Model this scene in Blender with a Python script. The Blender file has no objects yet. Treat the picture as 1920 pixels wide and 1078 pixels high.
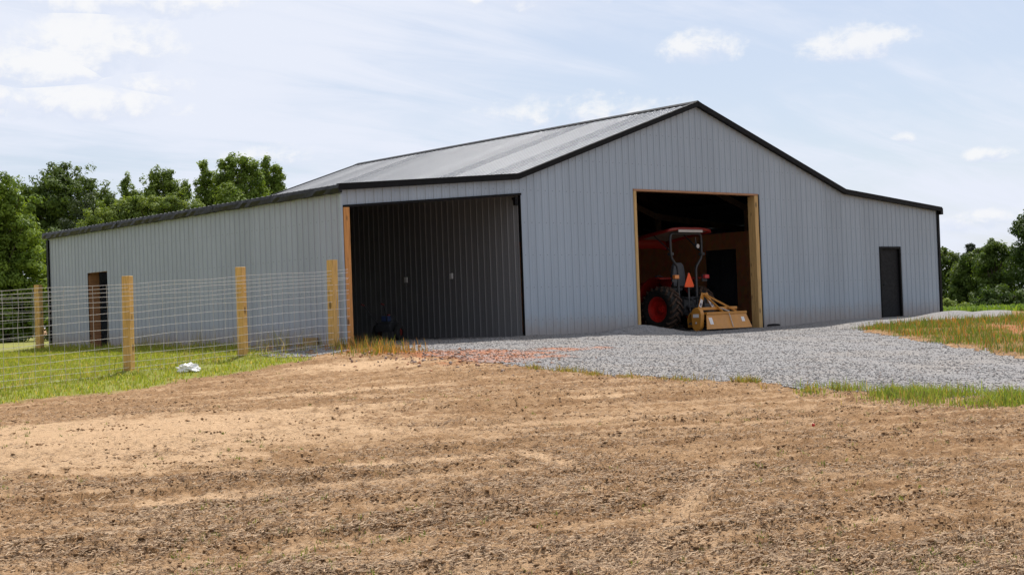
import bpy, bmesh, math, random
import numpy as np
from mathutils import Vector, Matrix

# ------------------------------------------------------------------ camera
scene = bpy.context.scene
COL = scene.collection
CAM = np.array([-16.179, -24.343, 0.6269])
YAW, PIT, ROL = math.radians(40.5235), math.radians(0.9379), math.radians(-2.0646)
FW = np.array([math.sin(YAW)*math.cos(PIT), math.cos(YAW)*math.cos(PIT), math.sin(PIT)])
RT0 = np.array([math.cos(YAW), -math.sin(YAW), 0.0])
UP0 = np.cross(RT0, FW)
RT = RT0*math.cos(ROL) + UP0*math.sin(ROL)
UP = -RT0*math.sin(ROL) + UP0*math.cos(ROL)
cd = bpy.data.cameras.new('camera'); cam = bpy.data.objects.new('camera', cd); COL.objects.link(cam)
cd.sensor_width = 36; cd.lens = 2598.3/1920*36; cd.clip_start = 0.1; cd.clip_end = 3000
M = Matrix.Identity(4)
for i in range(3):
    M[i][0], M[i][1], M[i][2], M[i][3] = RT[i], UP[i], -FW[i], CAM[i]
cam.matrix_world = M
scene.camera = cam

# ------------------------------------------------------------------ light
SUN_AZ, SUN_EL = math.radians(58), math.radians(61)
vs = scene.view_settings
vs.view_transform = 'Standard'; vs.look = 'None'; vs.gamma = 1; vs.exposure = 0.25
world = bpy.data.worlds.new('World'); scene.world = world; world.use_nodes = True
sd = bpy.data.lights.new('sun', 'SUN'); sun = bpy.data.objects.new('sun', sd); COL.objects.link(sun)
sd.energy = 5.0; sd.angle = math.radians(0.53); sd.color = (1.0, 0.945, 0.87)
sun_dir = Vector((math.sin(SUN_AZ)*math.cos(SUN_EL), math.cos(SUN_AZ)*math.cos(SUN_EL), math.sin(SUN_EL)))
sun.rotation_euler = sun_dir.to_track_quat('Z', 'Y').to_euler()
sun.location = (40, 30, 60)


class NT:
    """small helper for node trees"""
    def __init__(s, nt):
        s.nt = nt; s.n = nt.nodes; s.l = nt.links
    def node(s, t, **kw):
        n = s.n.new(t)
        for k, v in kw.items(): setattr(n, k, v)
        return n
    def put(s, sock, v):
        if isinstance(v, bpy.types.NodeSocket): s.l.new(v, sock)
        elif v is not None: sock.default_value = v
    def math(s, op, a, b=None, c=None, clamp=False):
        n = s.node('ShaderNodeMath', operation=op, use_clamp=clamp)
        s.put(n.inputs[0], a); s.put(n.inputs[1], b); s.put(n.inputs[2], c)
        return n.outputs[0]
    def vmath(s, op, a, b=None):
        n = s.node('ShaderNodeVectorMath', operation=op)
        s.put(n.inputs[0], a)
        if b is not None: s.put(n.inputs[1], b)
        return n.outputs['Value'] if op in ('DOT_PRODUCT', 'LENGTH') else n.outputs[0]
    def noise(s, vec, scale, detail=4, rough=0.55, out='Fac', dist=0.0):
        n = s.node('ShaderNodeTexNoise')
        s.put(n.inputs['Vector'], vec); n.inputs['Scale'].default_value = scale
        n.inputs['Detail'].default_value = detail; n.inputs['Roughness'].default_value = rough
        n.inputs['Distortion'].default_value = dist
        return n.outputs[out]
    def mapping(s, vec, scale=(1, 1, 1), rot=(0, 0, 0), loc=(0, 0, 0)):
        n = s.node('ShaderNodeMapping')
        s.put(n.inputs['Vector'], vec); n.inputs['Scale'].default_value = scale
        n.inputs['Rotation'].default_value = rot; n.inputs['Location'].default_value = loc
        return n.outputs[0]
    def range(s, v, a, b, c=0.0, d=1.0, smooth=True):
        n = s.node('ShaderNodeMapRange'); n.interpolation_type = 'SMOOTHSTEP' if smooth else 'LINEAR'
        s.put(n.inputs[0], v)
        for i, q in enumerate((a, b, c, d)): s.put(n.inputs[i+1], q)
        return n.outputs[0]
    def mix(s, f, a, b, mode='MIX'):
        n = s.node('ShaderNodeMix', data_type='RGBA', blend_type=mode)
        s.put(n.inputs[0], f)
        for i, q in ((6, a), (7, b)):
            if isinstance(q, (tuple, list)): q = tuple(q) + ((1,) if len(q) == 3 else ())
            s.put(n.inputs[i], q)
        return n.outputs[2]
    def ramp(s, f, stops):
        n = s.node('ShaderNodeValToRGB'); e = n.color_ramp.elements
        while len(e) < len(stops): e.new(0.5)
        for k, (p, c) in enumerate(stops):
            e[k].position = p; e[k].color = tuple(c) + (1,)
        s.put(n.inputs[0], f)
        return n.outputs[0]
    def bump(s, h, strength=0.3, dist=0.02):
        n = s.node('ShaderNodeBump'); s.put(n.inputs['Height'], h)
        n.inputs['Strength'].default_value = strength; n.inputs['Distance'].default_value = dist
        return n.outputs[0]


# sky: physical sky, thinned by high cloud, and cumulus puffs by direction
w = NT(world.node_tree)
bg = world.node_tree.nodes['Background']
sky = w.node('ShaderNodeTexSky', sky_type='NISHITA'); sky.sun_disc = False
sky.sun_elevation = SUN_EL; sky.sun_rotation = SUN_AZ
sky.air_density = 1.0; sky.dust_density = 1.2; sky.ozone_density = 1.2
dirv = w.vmath('NORMALIZE', w.node('ShaderNodeTexCoord').outputs['Generated'])
sep = w.node('ShaderNodeSeparateXYZ'); w.put(sep.inputs[0], dirv)
elev = sep.outputs['Z']
# cloud layer projected on a high plane, so that it looks right from anywhere
up = w.math('MAXIMUM', w.math('ADD', elev, 0.16), 0.03)
cvec = w.node('ShaderNodeCombineXYZ')
w.put(cvec.inputs[0], w.math('DIVIDE', sep.outputs['X'], up)); w.put(cvec.inputs[1], w.math('DIVIDE', sep.outputs['Y'], up))
thin = w.noise(w.mapping(cvec.outputs[0], (1, 1, 1), (0, 0, 0.9), (3.1, 1.7, 0)), 0.75, 5, 0.5, dist=0.4)
wisp = w.noise(w.mapping(cvec.outputs[0], (0.8, 3.2, 1), (0, 0, 0.55), (1.3, 4.7, 0)), 1.5, 7, 0.62, dist=0.8)
veil = w.range(w.math('ADD', w.math('MULTIPLY', thin, 0.6), w.math('MULTIPLY', wisp, 0.4)), 0.36, 0.60, 0.50, 0.99)
SKYK = 0.088
skyc = w.mix(1.0, sky.outputs[0], (SKYK*0.95, SKYK*1.0, SKYK*1.07), 'MULTIPLY')
# haze and thin cloud are brighter towards the sun than away from it
toward = w.range(w.vmath('DOT_PRODUCT', dirv, tuple(sun_dir)), -0.5, 0.46, 0.22, 1.0, False)
vc = w.node('ShaderNodeVectorMath', operation='SCALE'); vc.inputs[0].default_value = (0.685, 0.722, 0.815); w.put(vc.inputs['Scale'], toward)
col = w.mix(veil, skyc, vc.outputs[0])
fine = w.noise(w.mapping(dirv, (1, 1, 1.7)), 30, 8, 0.62, dist=0.3)
fine2 = w.noise(dirv, 95, 6, 0.65)
billow = w.math('ADD', w.math('MULTIPLY', w.math('SUBTRACT', fine, 0.5), 4.6), w.math('MULTIPLY', w.math('SUBTRACT', fine2, 0.5), 1.6))
CLOUDS = [  # direction, half width, half height, strength
    ((0.402, 0.896, 0.190), 0.058, 0.024, 1.25), ((0.368, 0.913, 0.175), 0.050, 0.017, 1.2),
    ((0.393, 0.907, 0.153), 0.062, 0.014, 1.2), ((0.425, 0.89, 0.165), 0.032, 0.012, 0.5),
    ((0.335, 0.93, 0.155), 0.035, 0.012, 0.8), ((0.420, 0.882, 0.222), 0.085, 0.013, 1.0),
    ((0.738, 0.650, 0.180), 0.026, 0.0120, 1.0), ((0.805, 0.566, 0.176), 0.038, 0.0120, 1.0),
    ((0.650, 0.727, 0.224), 0.050, 0.014, 1.3), ((0.680, 0.720, 0.140), 0.055, 0.011, 0.55),
    ((0.850, 0.525, 0.048), 0.018, 0.008, 0.9), ((0.862, 0.505, 0.050), 0.018, 0.006, 0.8),
    ((0.861, 0.503, 0.094), 0.016, 0.005, 0.9), ((0.829, 0.549, 0.109), 0.008, 0.004, 0.8),
    ((0.880, 0.472, 0.055), 0.02, 0.012, 1.0), ((0.505, 0.855, 0.115), 0.03, 0.007, 0.5), ((0.62, 0.76, 0.30), 0.2, 0.03, 0.6)]
dens = None; shade = None
for c, hw, hh, st in CLOUDS:
    c = Vector(c).normalized(); t = c.cross(Vector((0, 0, 1))).normalized(); b = t.cross(c)
    if c.dot(Vector((0, 1, 0))) < -2: continue
    a_ = w.math('MULTIPLY', w.vmath('DOT_PRODUCT', dirv, tuple(t)), 1/hw)
    e_ = w.math('MULTIPLY', w.math('SUBTRACT', w.vmath('DOT_PRODUCT', dirv, tuple(b)), 0.0), 1/hh)
    front = w.math('GREATER_THAN', w.vmath('DOT_PRODUCT', dirv, tuple(c)), 0.5)
    r2 = w.math('ADD', w.math('MULTIPLY', a_, a_), w.math('MULTIPLY', e_, e_))
    d = w.math('MULTIPLY', w.math('MULTIPLY', w.math('SUBTRACT', 1.0, r2), st), front)
    d = w.math('MAXIMUM', d, -1.6)
    if dens is None: dens, shade = d, e_
    else:
        isb = w.math('GREATER_THAN', d, dens)
        shade = w.math('ADD', w.math('MULTIPLY', shade, w.math('SUBTRACT', 1.0, isb)), w.math('MULTIPLY', e_, isb))
        dens = w.math('MAXIMUM', dens, d)
full = w.math('ADD', dens, billow)
alpha = w.range(full, -0.55, 1.05, 0, 0.82)
lit = w.range(w.math('ADD', shade, w.math('MULTIPLY', billow, 0.75)), -0.85, 0.25)
ccol = w.mix(lit, (0.595, 0.650, 0.775), (0.81, 0.81, 0.815))
col = w.mix(alpha, col, ccol)
w.put(bg.inputs['Color'], col); bg.inputs['Strength'].default_value = 1.0

# ------------------------------------------------------------------ materials
def new_mat(name):
    m = bpy.data.materials.new(name); m.use_nodes = True
    n = NT(m.node_tree); b = m.node_tree.nodes['Principled BSDF']
    return m, n, b

def simple(name, c, rough=0.6, metal=0.0, var=0.25, scale=6.0, bump=0.0, bscale=60.0, spec=0.5, coat=0.0):
    m, n, b = new_mat(name)
    oc = n.node('ShaderNodeTexCoord').outputs['Object']
    f = n.noise(oc, scale, 5, 0.6)
    lo = tuple(x*(1-var) for x in c); hi = tuple(min(1, x*(1+var)) for x in c)
    n.put(b.inputs['Base Color'], n.ramp(f, [(0.3, lo), (0.7, hi)]))
    n.put(b.inputs['Roughness'], n.range(n.noise(oc, scale*2.3, 3), 0.3, 0.7, max(0.03, rough-0.08), min(1, rough+0.1)))
    b.inputs['Metallic'].default_value = metal; b.inputs['Specular IOR Level'].default_value = spec
    b.inputs['Coat Weight'].default_value = coat
    if bump: n.put(b.inputs['Normal'], n.bump(n.noise(oc, bscale, 4), bump, 0.01))
    return m

def panel_mat(name, c, pitch_axis, rough=0.42, metal=0.0, dirt=True, gamma_var=0.045, bump=0.08):
    """painted steel sheet: each 0.91 m sheet a touch different, screws in rows, dust at the foot"""
    m, n, b = new_mat(name)
    oc = n.node('ShaderNodeTexCoord').outputs['Object']
    s = n.node('ShaderNodeSeparateXYZ'); n.put(s.inputs[0], oc)
    u = s.outputs[pitch_axis]
    wn = n.node('ShaderNodeTexWhiteNoise', noise_dimensions='1D')
    n.put(wn.inputs['W'], n.math('FLOOR', n.math('DIVIDE', u, 0.9144)))
    k = n.range(wn.outputs['Value'], 0, 1, 1-gamma_var, 1+gamma_var, False)
    cl = n.noise(n.mapping(oc, (1.2, 1.2, 0.25)), 1.5, 5, 0.6)
    k = n.math('MULTIPLY', k, n.range(cl, 0.3, 0.7, 0.965, 1.03))
    cc = n.node('ShaderNodeCombineXYZ')
    for i in range(3): n.put(cc.inputs[i], n.math('MULTIPLY', k, c[i]))
    colr = cc.outputs[0]
    # screw heads
    fu = n.math('ABSOLUTE', n.math('SUBTRACT', n.math('FRACT', n.math('ADD', n.math('DIVIDE', u, 0.2286), 0.25)), 0.5))
    v = s.outputs['Z' if pitch_axis != 'Z' else 'X']
    fv = n.math('ABSOLUTE', n.math('SUBTRACT', n.math('FRACT', n.math('DIVIDE', v, 0.76)), 0.5))
    dot = n.math('MULTIPLY', n.math('LESS_THAN', fu, 0.05), n.math('LESS_THAN', fv, 0.016))
    colr = n.mix(n.math('MULTIPLY', dot, 0.0 if metal > 0.5 else 0.6), colr, (0.10, 0.11, 0.12))
    if dirt:
        dn = n.noise(n.mapping(oc, (1, 1, 0.6)), 5, 5, 0.65)
        foot = n.range(n.math('ADD', s.outputs['Z'], n.math('MULTIPLY', dn, -0.5)), -0.25, 0.35, 0.55, 0.0)
        colr = n.mix(foot, colr, (0.30, 0.22, 0.16))
    n.put(b.inputs['Base Color'], colr)
    if metal > 0.5: n.put(b.inputs['Roughness'], n.range(wn.outputs['Value'], 0, 1, rough-0.03, rough+0.022, False))
    else: n.put(b.inputs['Roughness'], n.range(n.noise(oc, 3, 4), 0.3, 0.7, rough-0.06, rough+0.10))
    b.inputs['Metallic'].default_value = metal
    n.put(b.inputs['Normal'], n.bump(n.noise(oc, 2.2, 3), bump, 0.03))
    return m

def wood_mat(name, c, knots=True, along='Z'):
    m, n, b = new_mat(name)
    oc = n.node('ShaderNodeTexCoord').outputs['Object']
    sc = {'Z': (14, 14, 0.8), 'X': (0.8, 14, 14), 'Y': (14, 0.8, 14)}[along]
    g = n.noise(n.mapping(oc, sc), 3.0, 6, 0.6, dist=0.6)
    lo = tuple(x*0.62 for x in c); hi = tuple(min(1, x*1.22) for x in c)
    colr = n.ramp(g, [(0.28, lo), (0.5, c), (0.74, hi)])
    if knots:
        vo = n.node('ShaderNodeTexVoronoi'); ks = {'Z': (5, 5, 2.2), 'X': (2.2, 5, 5), 'Y': (5, 2.2, 5)}[along]
        n.put(vo.inputs['Vector'], n.mapping(oc, ks)); vo.inputs['Scale'].default_value = 1.0
        colr = n.mix(n.range(vo.outputs['Distance'], 0.10, 0.22, 0.85, 0), colr, tuple(x*0.22 for x in c))
    n.put(b.inputs['Base Color'], colr); b.inputs['Roughness'].default_value = 0.75
    n.put(b.inputs['Normal'], n.bump(g, 0.2, 0.005))
    return m

def vcol_mat(name, rough=0.7, translucent=0.0, attr='col', spec=0.3):
    m, n, b = new_mat(name)
    a = n.node('ShaderNodeAttribute', attribute_name=attr)
    n.put(b.inputs['Base Color'], a.outputs['Color']); b.inputs['Roughness'].default_value = rough
    b.inputs['Specular IOR Level'].default_value = spec
    if translucent:
        t = n.node('ShaderNodeBsdfTranslucent')
        n.put(t.inputs['Color'], n.mix(1.0, a.outputs['Color'], (1.5, 1.45, 0.55), 'MULTIPLY'))
        mx = n.node('ShaderNodeMixShader'); mx.inputs[0].default_value = translucent
        out = m.node_tree.nodes['Material Output']
        n.l.new(b.outputs[0], mx.inputs[1]); n.l.new(t.outputs[0], mx.inputs[2]); n.l.new(mx.outputs[0], out.inputs[0])
    return m

WALLC = (0.312, 0.370, 0.445)
m_gable = panel_mat('ash_grey_sheet_gable', WALLC, 'X')
m_side = panel_mat('ash_grey_sheet_side', (0.332, 0.362, 0.445), 'Y')
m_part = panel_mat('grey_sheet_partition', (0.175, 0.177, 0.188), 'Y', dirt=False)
m_roof = panel_mat('galvalume_roof', (0.235, 0.24, 0.25), 'Y', rough=0.285, metal=0.92, dirt=False, gamma_var=0.14, bump=0.004)
m_black = simple('black_trim', (0.006, 0.006, 0.007), 0.5, var=0.3, spec=0.12)
m_eave = simple('dark_eave_flashing', (0.011, 0.010, 0.010), 0.42, var=0.4, bump=0.35, bscale=3, spec=0.2)
m_door = simple('charcoal_door', (0.011, 0.0115, 0.014), 0.6, var=0.15, spec=0.15)
m_steel = simple('zinc_steel', (0.55, 0.55, 0.56), 0.4, 0.9, var=0.1)
m_wood_or = wood_mat('orange_lumber', (0.55, 0.25, 0.075))
m_wood_y = wood_mat('yellow_pine_lumber', (0.50, 0.32, 0.13))
m_wood_x = wood_mat('header_lumber', (0.36, 0.18, 0.09), along='X')
m_post = wood_mat('treated_pine_post', (0.60, 0.365, 0.115))
m_plank = wood_mat('weathered_plank', (0.30, 0.20, 0.09), along='Y')
m_wood_dk = simple('rafter_wood', (0.20, 0.13, 0.08), 0.8)
m_osb, n_, b_ = new_mat('reddish_strand_board')
oc_ = n_.node('ShaderNodeTexCoord').outputs['Object']
vo_ = n_.node('ShaderNodeTexVoronoi'); n_.put(vo_.inputs['Vector'], n_.mapping(oc_, (1, 1, 0.6))); vo_.inputs['Scale'].default_value = 9
n_.put(b_.inputs['Base Color'], n_.mix(n_.noise(oc_, 3, 5), n_.mix(0.35, (0.80, 0.35, 0.16), vo_.outputs['Color'], 'MULTIPLY'), (0.78, 0.34, 0.16)))
b_.inputs['Roughness'].default_value = 0.8
m_white = simple('white_plastic', (0.7, 0.7, 0.7), 0.45, var=0.05)
m_wire = simple('galvanised_wire', (0.80, 0.78, 0.76), 0.45, 0.15, var=0.1)

m_stay = simple('dull_stay_wire', (0.48, 0.47, 0.46), 0.5, 0.4, var=0.1)

# ------------------------------------------------------------------ mesh helpers
def setp(o, label=None, cat=None, group=None, kind=None):
    if label: o['label'] = label
    if cat: o['category'] = cat
    if group: o['group'] = group
    if kind: o['kind'] = kind
    return o

def empty(name, loc, label, cat, group=None, rz=0.0):
    o = bpy.data.objects.new(name, None); COL.objects.link(o)
    o.location = loc; o.rotation_euler = (0, 0, rz); o.empty_display_size = 0.3
    return setp(o, label, cat, group)

class MB:
    def __init__(s): s.v = []; s.f = []
    def add(s, vs_, fs):
        k = len(s.v); s.v += [tuple(q) for q in vs_]; s.f += [tuple(i+k for i in f) for f in fs]; return s
    def box(s, lo, hi):
        x0, y0, z0 = lo; x1, y1, z1 = hi
        return s.add([(x0,y0,z0),(x1,y0,z0),(x1,y1,z0),(x0,y1,z0),(x0,y0,z1),(x1,y0,z1),(x1,y1,z1),(x0,y1,z1)],
                     [(0,3,2,1),(4,5,6,7),(0,1,5,4),(1,2,6,5),(2,3,7,6),(3,0,4,7)])
    def bar(s, p, q, a, b, upv=(0, 0, 1)):
        """rectangular bar from p to q, a wide (sideways) and b deep (along upv)"""
        p, q = Vector(p), Vector(q); d = (q-p).normalized(); u = Vector(upv)
        if abs(d.dot(u)) > 0.98: u = Vector((0, 1, 0))
        x = d.cross(u).normalized()*a/2; y = x.cross(d).normalized()*b/2
        vs_ = [p-x-y, p+x-y, p+x+y, p-x+y, q-x-y, q+x-y, q+x+y, q-x+y]
        return s.add(vs_, [(0,3,2,1),(4,5,6,7),(0,1,5,4),(1,2,6,5),(2,3,7,6),(3,0,4,7)])
    def prism(s, poly, axis, a, b):
        """2-D polygon extruded from a to b along axis (0, 1 or 2)"""
        def P(u, v, t): return {0: (t, u, v), 1: (u, t, v), 2: (u, v, t)}[axis]
        n = len(poly); vs_ = [P(u, v, a) for u, v in poly] + [P(u, v, b) for u, v in poly]
        return s.add(vs_, [tuple(range(n)), tuple(range(2*n-1, n-1, -1))] + [(i, i+n, (i+1) % n+n, (i+1) % n) for i in range(n)])
    def tube(s, pts, r, n=8, caps=True):
        pts = [Vector(p) for p in pts]; rs = r if isinstance(r, (list, tuple)) else [r]*len(pts)
        rings = []; prev = None
        for i, p in enumerate(pts):
            d = (pts[min(i+1, len(pts)-1)] - pts[max(i-1, 0)]).normalized()
            if prev is None:
                u = d.orthogonal().normalized()
            else:
                u = (prev - d*prev.dot(d)).normalized()
            prev = u; v = d.cross(u)
            rings.append([p + (u*math.cos(2*math.pi*k/n) + v*math.sin(2*math.pi*k/n))*rs[i] for k in range(n)])
        vs_ = [q for rg in rings for q in rg]; fs = []
        for i in range(len(rings)-1):
            for k in range(n):
                fs.append((i*n+k, i*n+(k+1) % n, (i+1)*n+(k+1) % n, (i+1)*n+k))
        if caps: fs += [tuple(range(n-1, -1, -1)), tuple((len(rings)-1)*n+k for k in range(n))]
        return s.add(vs_, fs)
    def lathe(s, prof, c, axis=0, n=40):
        """prof: (offset along axis, radius)"""
        vs_ = []; m = len(prof)
        for k in range(n):
            a = 2*math.pi*k/n
            for t, r in prof:
                q = {0: (t, r*math.cos(a), r*math.sin(a)), 1: (r*math.cos(a), t, r*math.sin(a)), 2: (r*math.cos(a), r*math.sin(a), t)}[axis]
                vs_.append((c[0]+q[0], c[1]+q[1], c[2]+q[2]))
        fs = [(k*m+i, k*m+i+1, ((k+1) % n)*m+i+1, ((k+1) % n)*m+i) for k in range(n) for i in range(m-1)]
        return s.add(vs_, fs)
    def build(s, name, mat, parent=None, smooth=False, bevel=0.0, label=None):
        me = bpy.data.meshes.new(name); me.from_pydata(s.v, [], s.f)
        bm = bmesh.new(); bm.from_mesh(me); bmesh.ops.recalc_face_normals(bm, faces=bm.faces); bm.to_mesh(me); bm.free()
        me.materials.append(mat); o = bpy.data.objects.new(name, me); COL.objects.link(o)
        if smooth:
            me.polygons.foreach_set('use_smooth', [True]*len(me.polygons))
            md = o.modifiers.new('split', 'EDGE_SPLIT'); md.split_angle = math.radians(40)
        if bevel:
            b = o.modifiers.new('bevel', 'BEVEL'); b.width = bevel; b.segments = 2; b.limit_method = 'ANGLE'
        if parent: o.parent = parent
        if label: o['label'] = label
        return o

def np_mesh(name, V, F, mat, col=None, parent=None, smooth=False):
    """V (n,3), F (m,k) with the same number of corners in every face; col (n,3)"""
    V = np.ascontiguousarray(V, dtype=np.float32); F = np.ascontiguousarray(F, dtype=np.int32)
    me = bpy.data.meshes.new(name); m, k = F.shape
    me.vertices.add(len(V)); me.vertices.foreach_set('co', V.ravel())
    me.loops.add(m*k); me.loops.foreach_set('vertex_index', F.ravel())
    me.polygons.add(m); me.polygons.foreach_set('loop_start', np.arange(0, m*k, k, dtype=np.int32))
    me.polygons.foreach_set('loop_total', np.full(m, k, dtype=np.int32))
    if smooth: me.polygons.foreach_set('use_smooth', np.ones(m, dtype=bool))
    me.update(calc_edges=True)
    if col is not None:
        for an, cc in (col.items() if isinstance(col, dict) else (('col', col),)):
            at = me.color_attributes.new(an, 'FLOAT_COLOR', 'POINT')
            c4 = np.ones((len(V), 4), dtype=np.float32); c4[:, :cc.shape[1]] = cc
            at.data.foreach_set('color', c4.ravel())
    me.materials.append(mat); o = bpy.data.objects.new(name, me); COL.objects.link(o)
    if parent: o.parent = parent
    return o

# ------------------------------------------------------------------ numpy noise
rng = np.random.default_rng(7)
PERM = rng.random((256, 256)).astype(np.float32)
def vnoise(x, y):
    xi = np.floor(x).astype(np.int64); yi = np.floor(y).astype(np.int64)
    fx = x-xi; fy = y-yi; fx = fx*fx*(3-2*fx); fy = fy*fy*(3-2*fy)
    g = lambda a, b: PERM[a & 255, b & 255]
    return (g(xi, yi)*(1-fx)+g(xi+1, yi)*fx)*(1-fy) + (g(xi, yi+1)*(1-fx)+g(xi+1, yi+1)*fx)*fy
def fbm(x, y, o=4, gain=0.5):
    s = 0; a = 1; t = 0
    for i in range(o):
        s = s + a*vnoise(x+17.3*i, y-9.1*i); t += a; a *= gain; x = x*2.03; y = y*2.03
    return s/t
def sm(a, b, x):
    t = np.clip((x-a)/(b-a), 0, 1); return t*t*(3-2*t)
relu = lambda a: np.maximum(0, a)
def poly_sd(x, y, poly):
    """signed distance to a polygon, positive inside"""
    d = np.full(x.shape, 1e9); ins = np.zeros(x.shape, dtype=bool); n = len(poly)
    for i in range(n):
        ax, ay = poly[i]; bx, by = poly[(i+1) % n]
        ex, ey = bx-ax, by-ay; wx, wy = x-ax, y-ay
        t = np.clip((wx*ex+wy*ey)/(ex*ex+ey*ey+1e-12), 0, 1)
        d = np.minimum(d, np.hypot(wx-ex*t, wy-ey*t))
        c = (ay > y) != (by > y)
        xi = ax + (y-ay)*ex/(ey if abs(ey) > 1e-9 else 1e-9)
        ins ^= c & (x < xi)
    return np.where(ins, d, -d)

# ------------------------------------------------------------------ terrain
def terrain(x, y):
    z = -0.042*relu(-y-.5) - 0.048*relu(-x-.3)*sm(-12, -3, y)*(1-0.5*sm(8, 30, -x))
    z = z - 0.10*sm(6.5, 9, x)*(1-sm(14, 17, x))*sm(-6, -1.5, y)*(1-sm(17, 24, y))
    z = z - 0.3*sm(26, 60, x)
    z = z + 0.17*np.exp(-(((x-22.6)/1.9)**2 + ((y+1.0)/0.75)**2)) + 0.10*np.exp(-(((x-20.4)/1.2)**2 + ((y+1.3)/0.5)**2))
    z = z + 0.23*np.exp(-(((x-8.2)/1.05)**2 + ((y+0.80)/0.48)**2))
    for px, py in ((-2.7, -.5), (-5.25, -.9)):                      # soil heaped round the fence posts
        z = z + 0.06*np.exp(-((x-px)**2+(y-py)**2)/0.12)
    return z

GRASS = [(-90,-6),(-40,-4.6),(-12,-3.0),(-8.41,-3.16),(-7.49,-3.36),(-6.52,-3.56),(-5.33,-3.24),(-4.09,-2.81),(-2.9,-2.35),(-2.45,-1.9),(-2.0,-0.6),(-1.3,1.8),(-0.35,4.5),(-0.2,15.6),(-3,15.9),(-90,17)]
GRAVEL = [(-0.45,-2.0),(-0.40,-2.9),(-0.62,-3.9),(-0.9,-5.1),(-1.37,-7.28),(-1.68,-9.4),(-1.8,-10.81),(-1.74,-12.2),(-1.62,-13.0),(-1.5,-14.2),(-1.3,-15.1),(-1.1,-16.0),(0.5,-19.5),(9,-19),(5.68,-12.07),(7.65,-9.65),(10.22,-6.49),(12.6,-3.9),(14.32,-2.6),(16.5,-2.5),(18.4,-2.5),(20.6,-2.7),(23.5,-2.4),(25.0,-1.2),(24.6,0.4),(22.8,1.2),(22.2,0.5),(22.2,15.4),(0.1,15.4),(0.1,0.4)]
GRAVEL2 = [(-2.5,-0.2),(-2.3,-1.3),(-1.9,-1.85),(-1.0,-1.5),(-0.5,-0.7),(0.05,0.3),(0.05,4.0),(-0.6,3.4),(-1.3,1.9)]
DRYW = [(14.32,-2.6),(12.6,-3.9),(10.22,-6.49),(7.65,-9.65),(5.68,-12.07),(9,-19),(40,-30),(60,-12),(30,-3.5),(25,-2.6),(20.6,-2.9),(16.5,-2.65)]
CLAYS = [(15.6,-4.2),(15.0,-5.0),(13.1,-7.0),(11.2,-9.4),(10,-12.5),(13,-13),(14,-10),(15.3,-7.6),(17.5,-4.6)]
CLAYG = [(-1.0,-2.5),(-0.6,-3.4),(-0.7,-4.6),(-0.6,-5.7),(0.3,-5.7),(1.0,-4.9),(2.4,-4.8),(2.1,-4.0),(0.5,-3.3),(0.1,-2.7)]
SAND = [((-10.9,-10.7), (3.9, 2.0), 1.75), ((-8.6,-10.5), (3.2, 0.65)), ((-2.4,-4.4), (2.0, 1.5)), ((-5.6,-8.2), (2.4, 0.6)), ((-11.2,-13.4), (1.6, 0.8)), ((-9.6,-14.9), (1.4, 0.22)), ((-11.5,-15.4), (0.8,0.18)), ((-4.4,-12.2), (0.8,0.25)), ((-8.4,-15.6), (0.2, 0.7))]
TRACKS = [((-12.0,-19.8), (-7.4,-16.8), 0.13), ((-9.6,-12.9), (-4.0,-14.2), 0.12), ((-11.2,-15.3), (-8.9,-15.9), 0.14)]
CROP = [(26,1.5),(24.5,-1.0),(30,-3.3),(60,-11),(200,-20),(200,80),(26,60)]
CD, SD = 0.958, -0.285           # tillage runs along this direction

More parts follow.
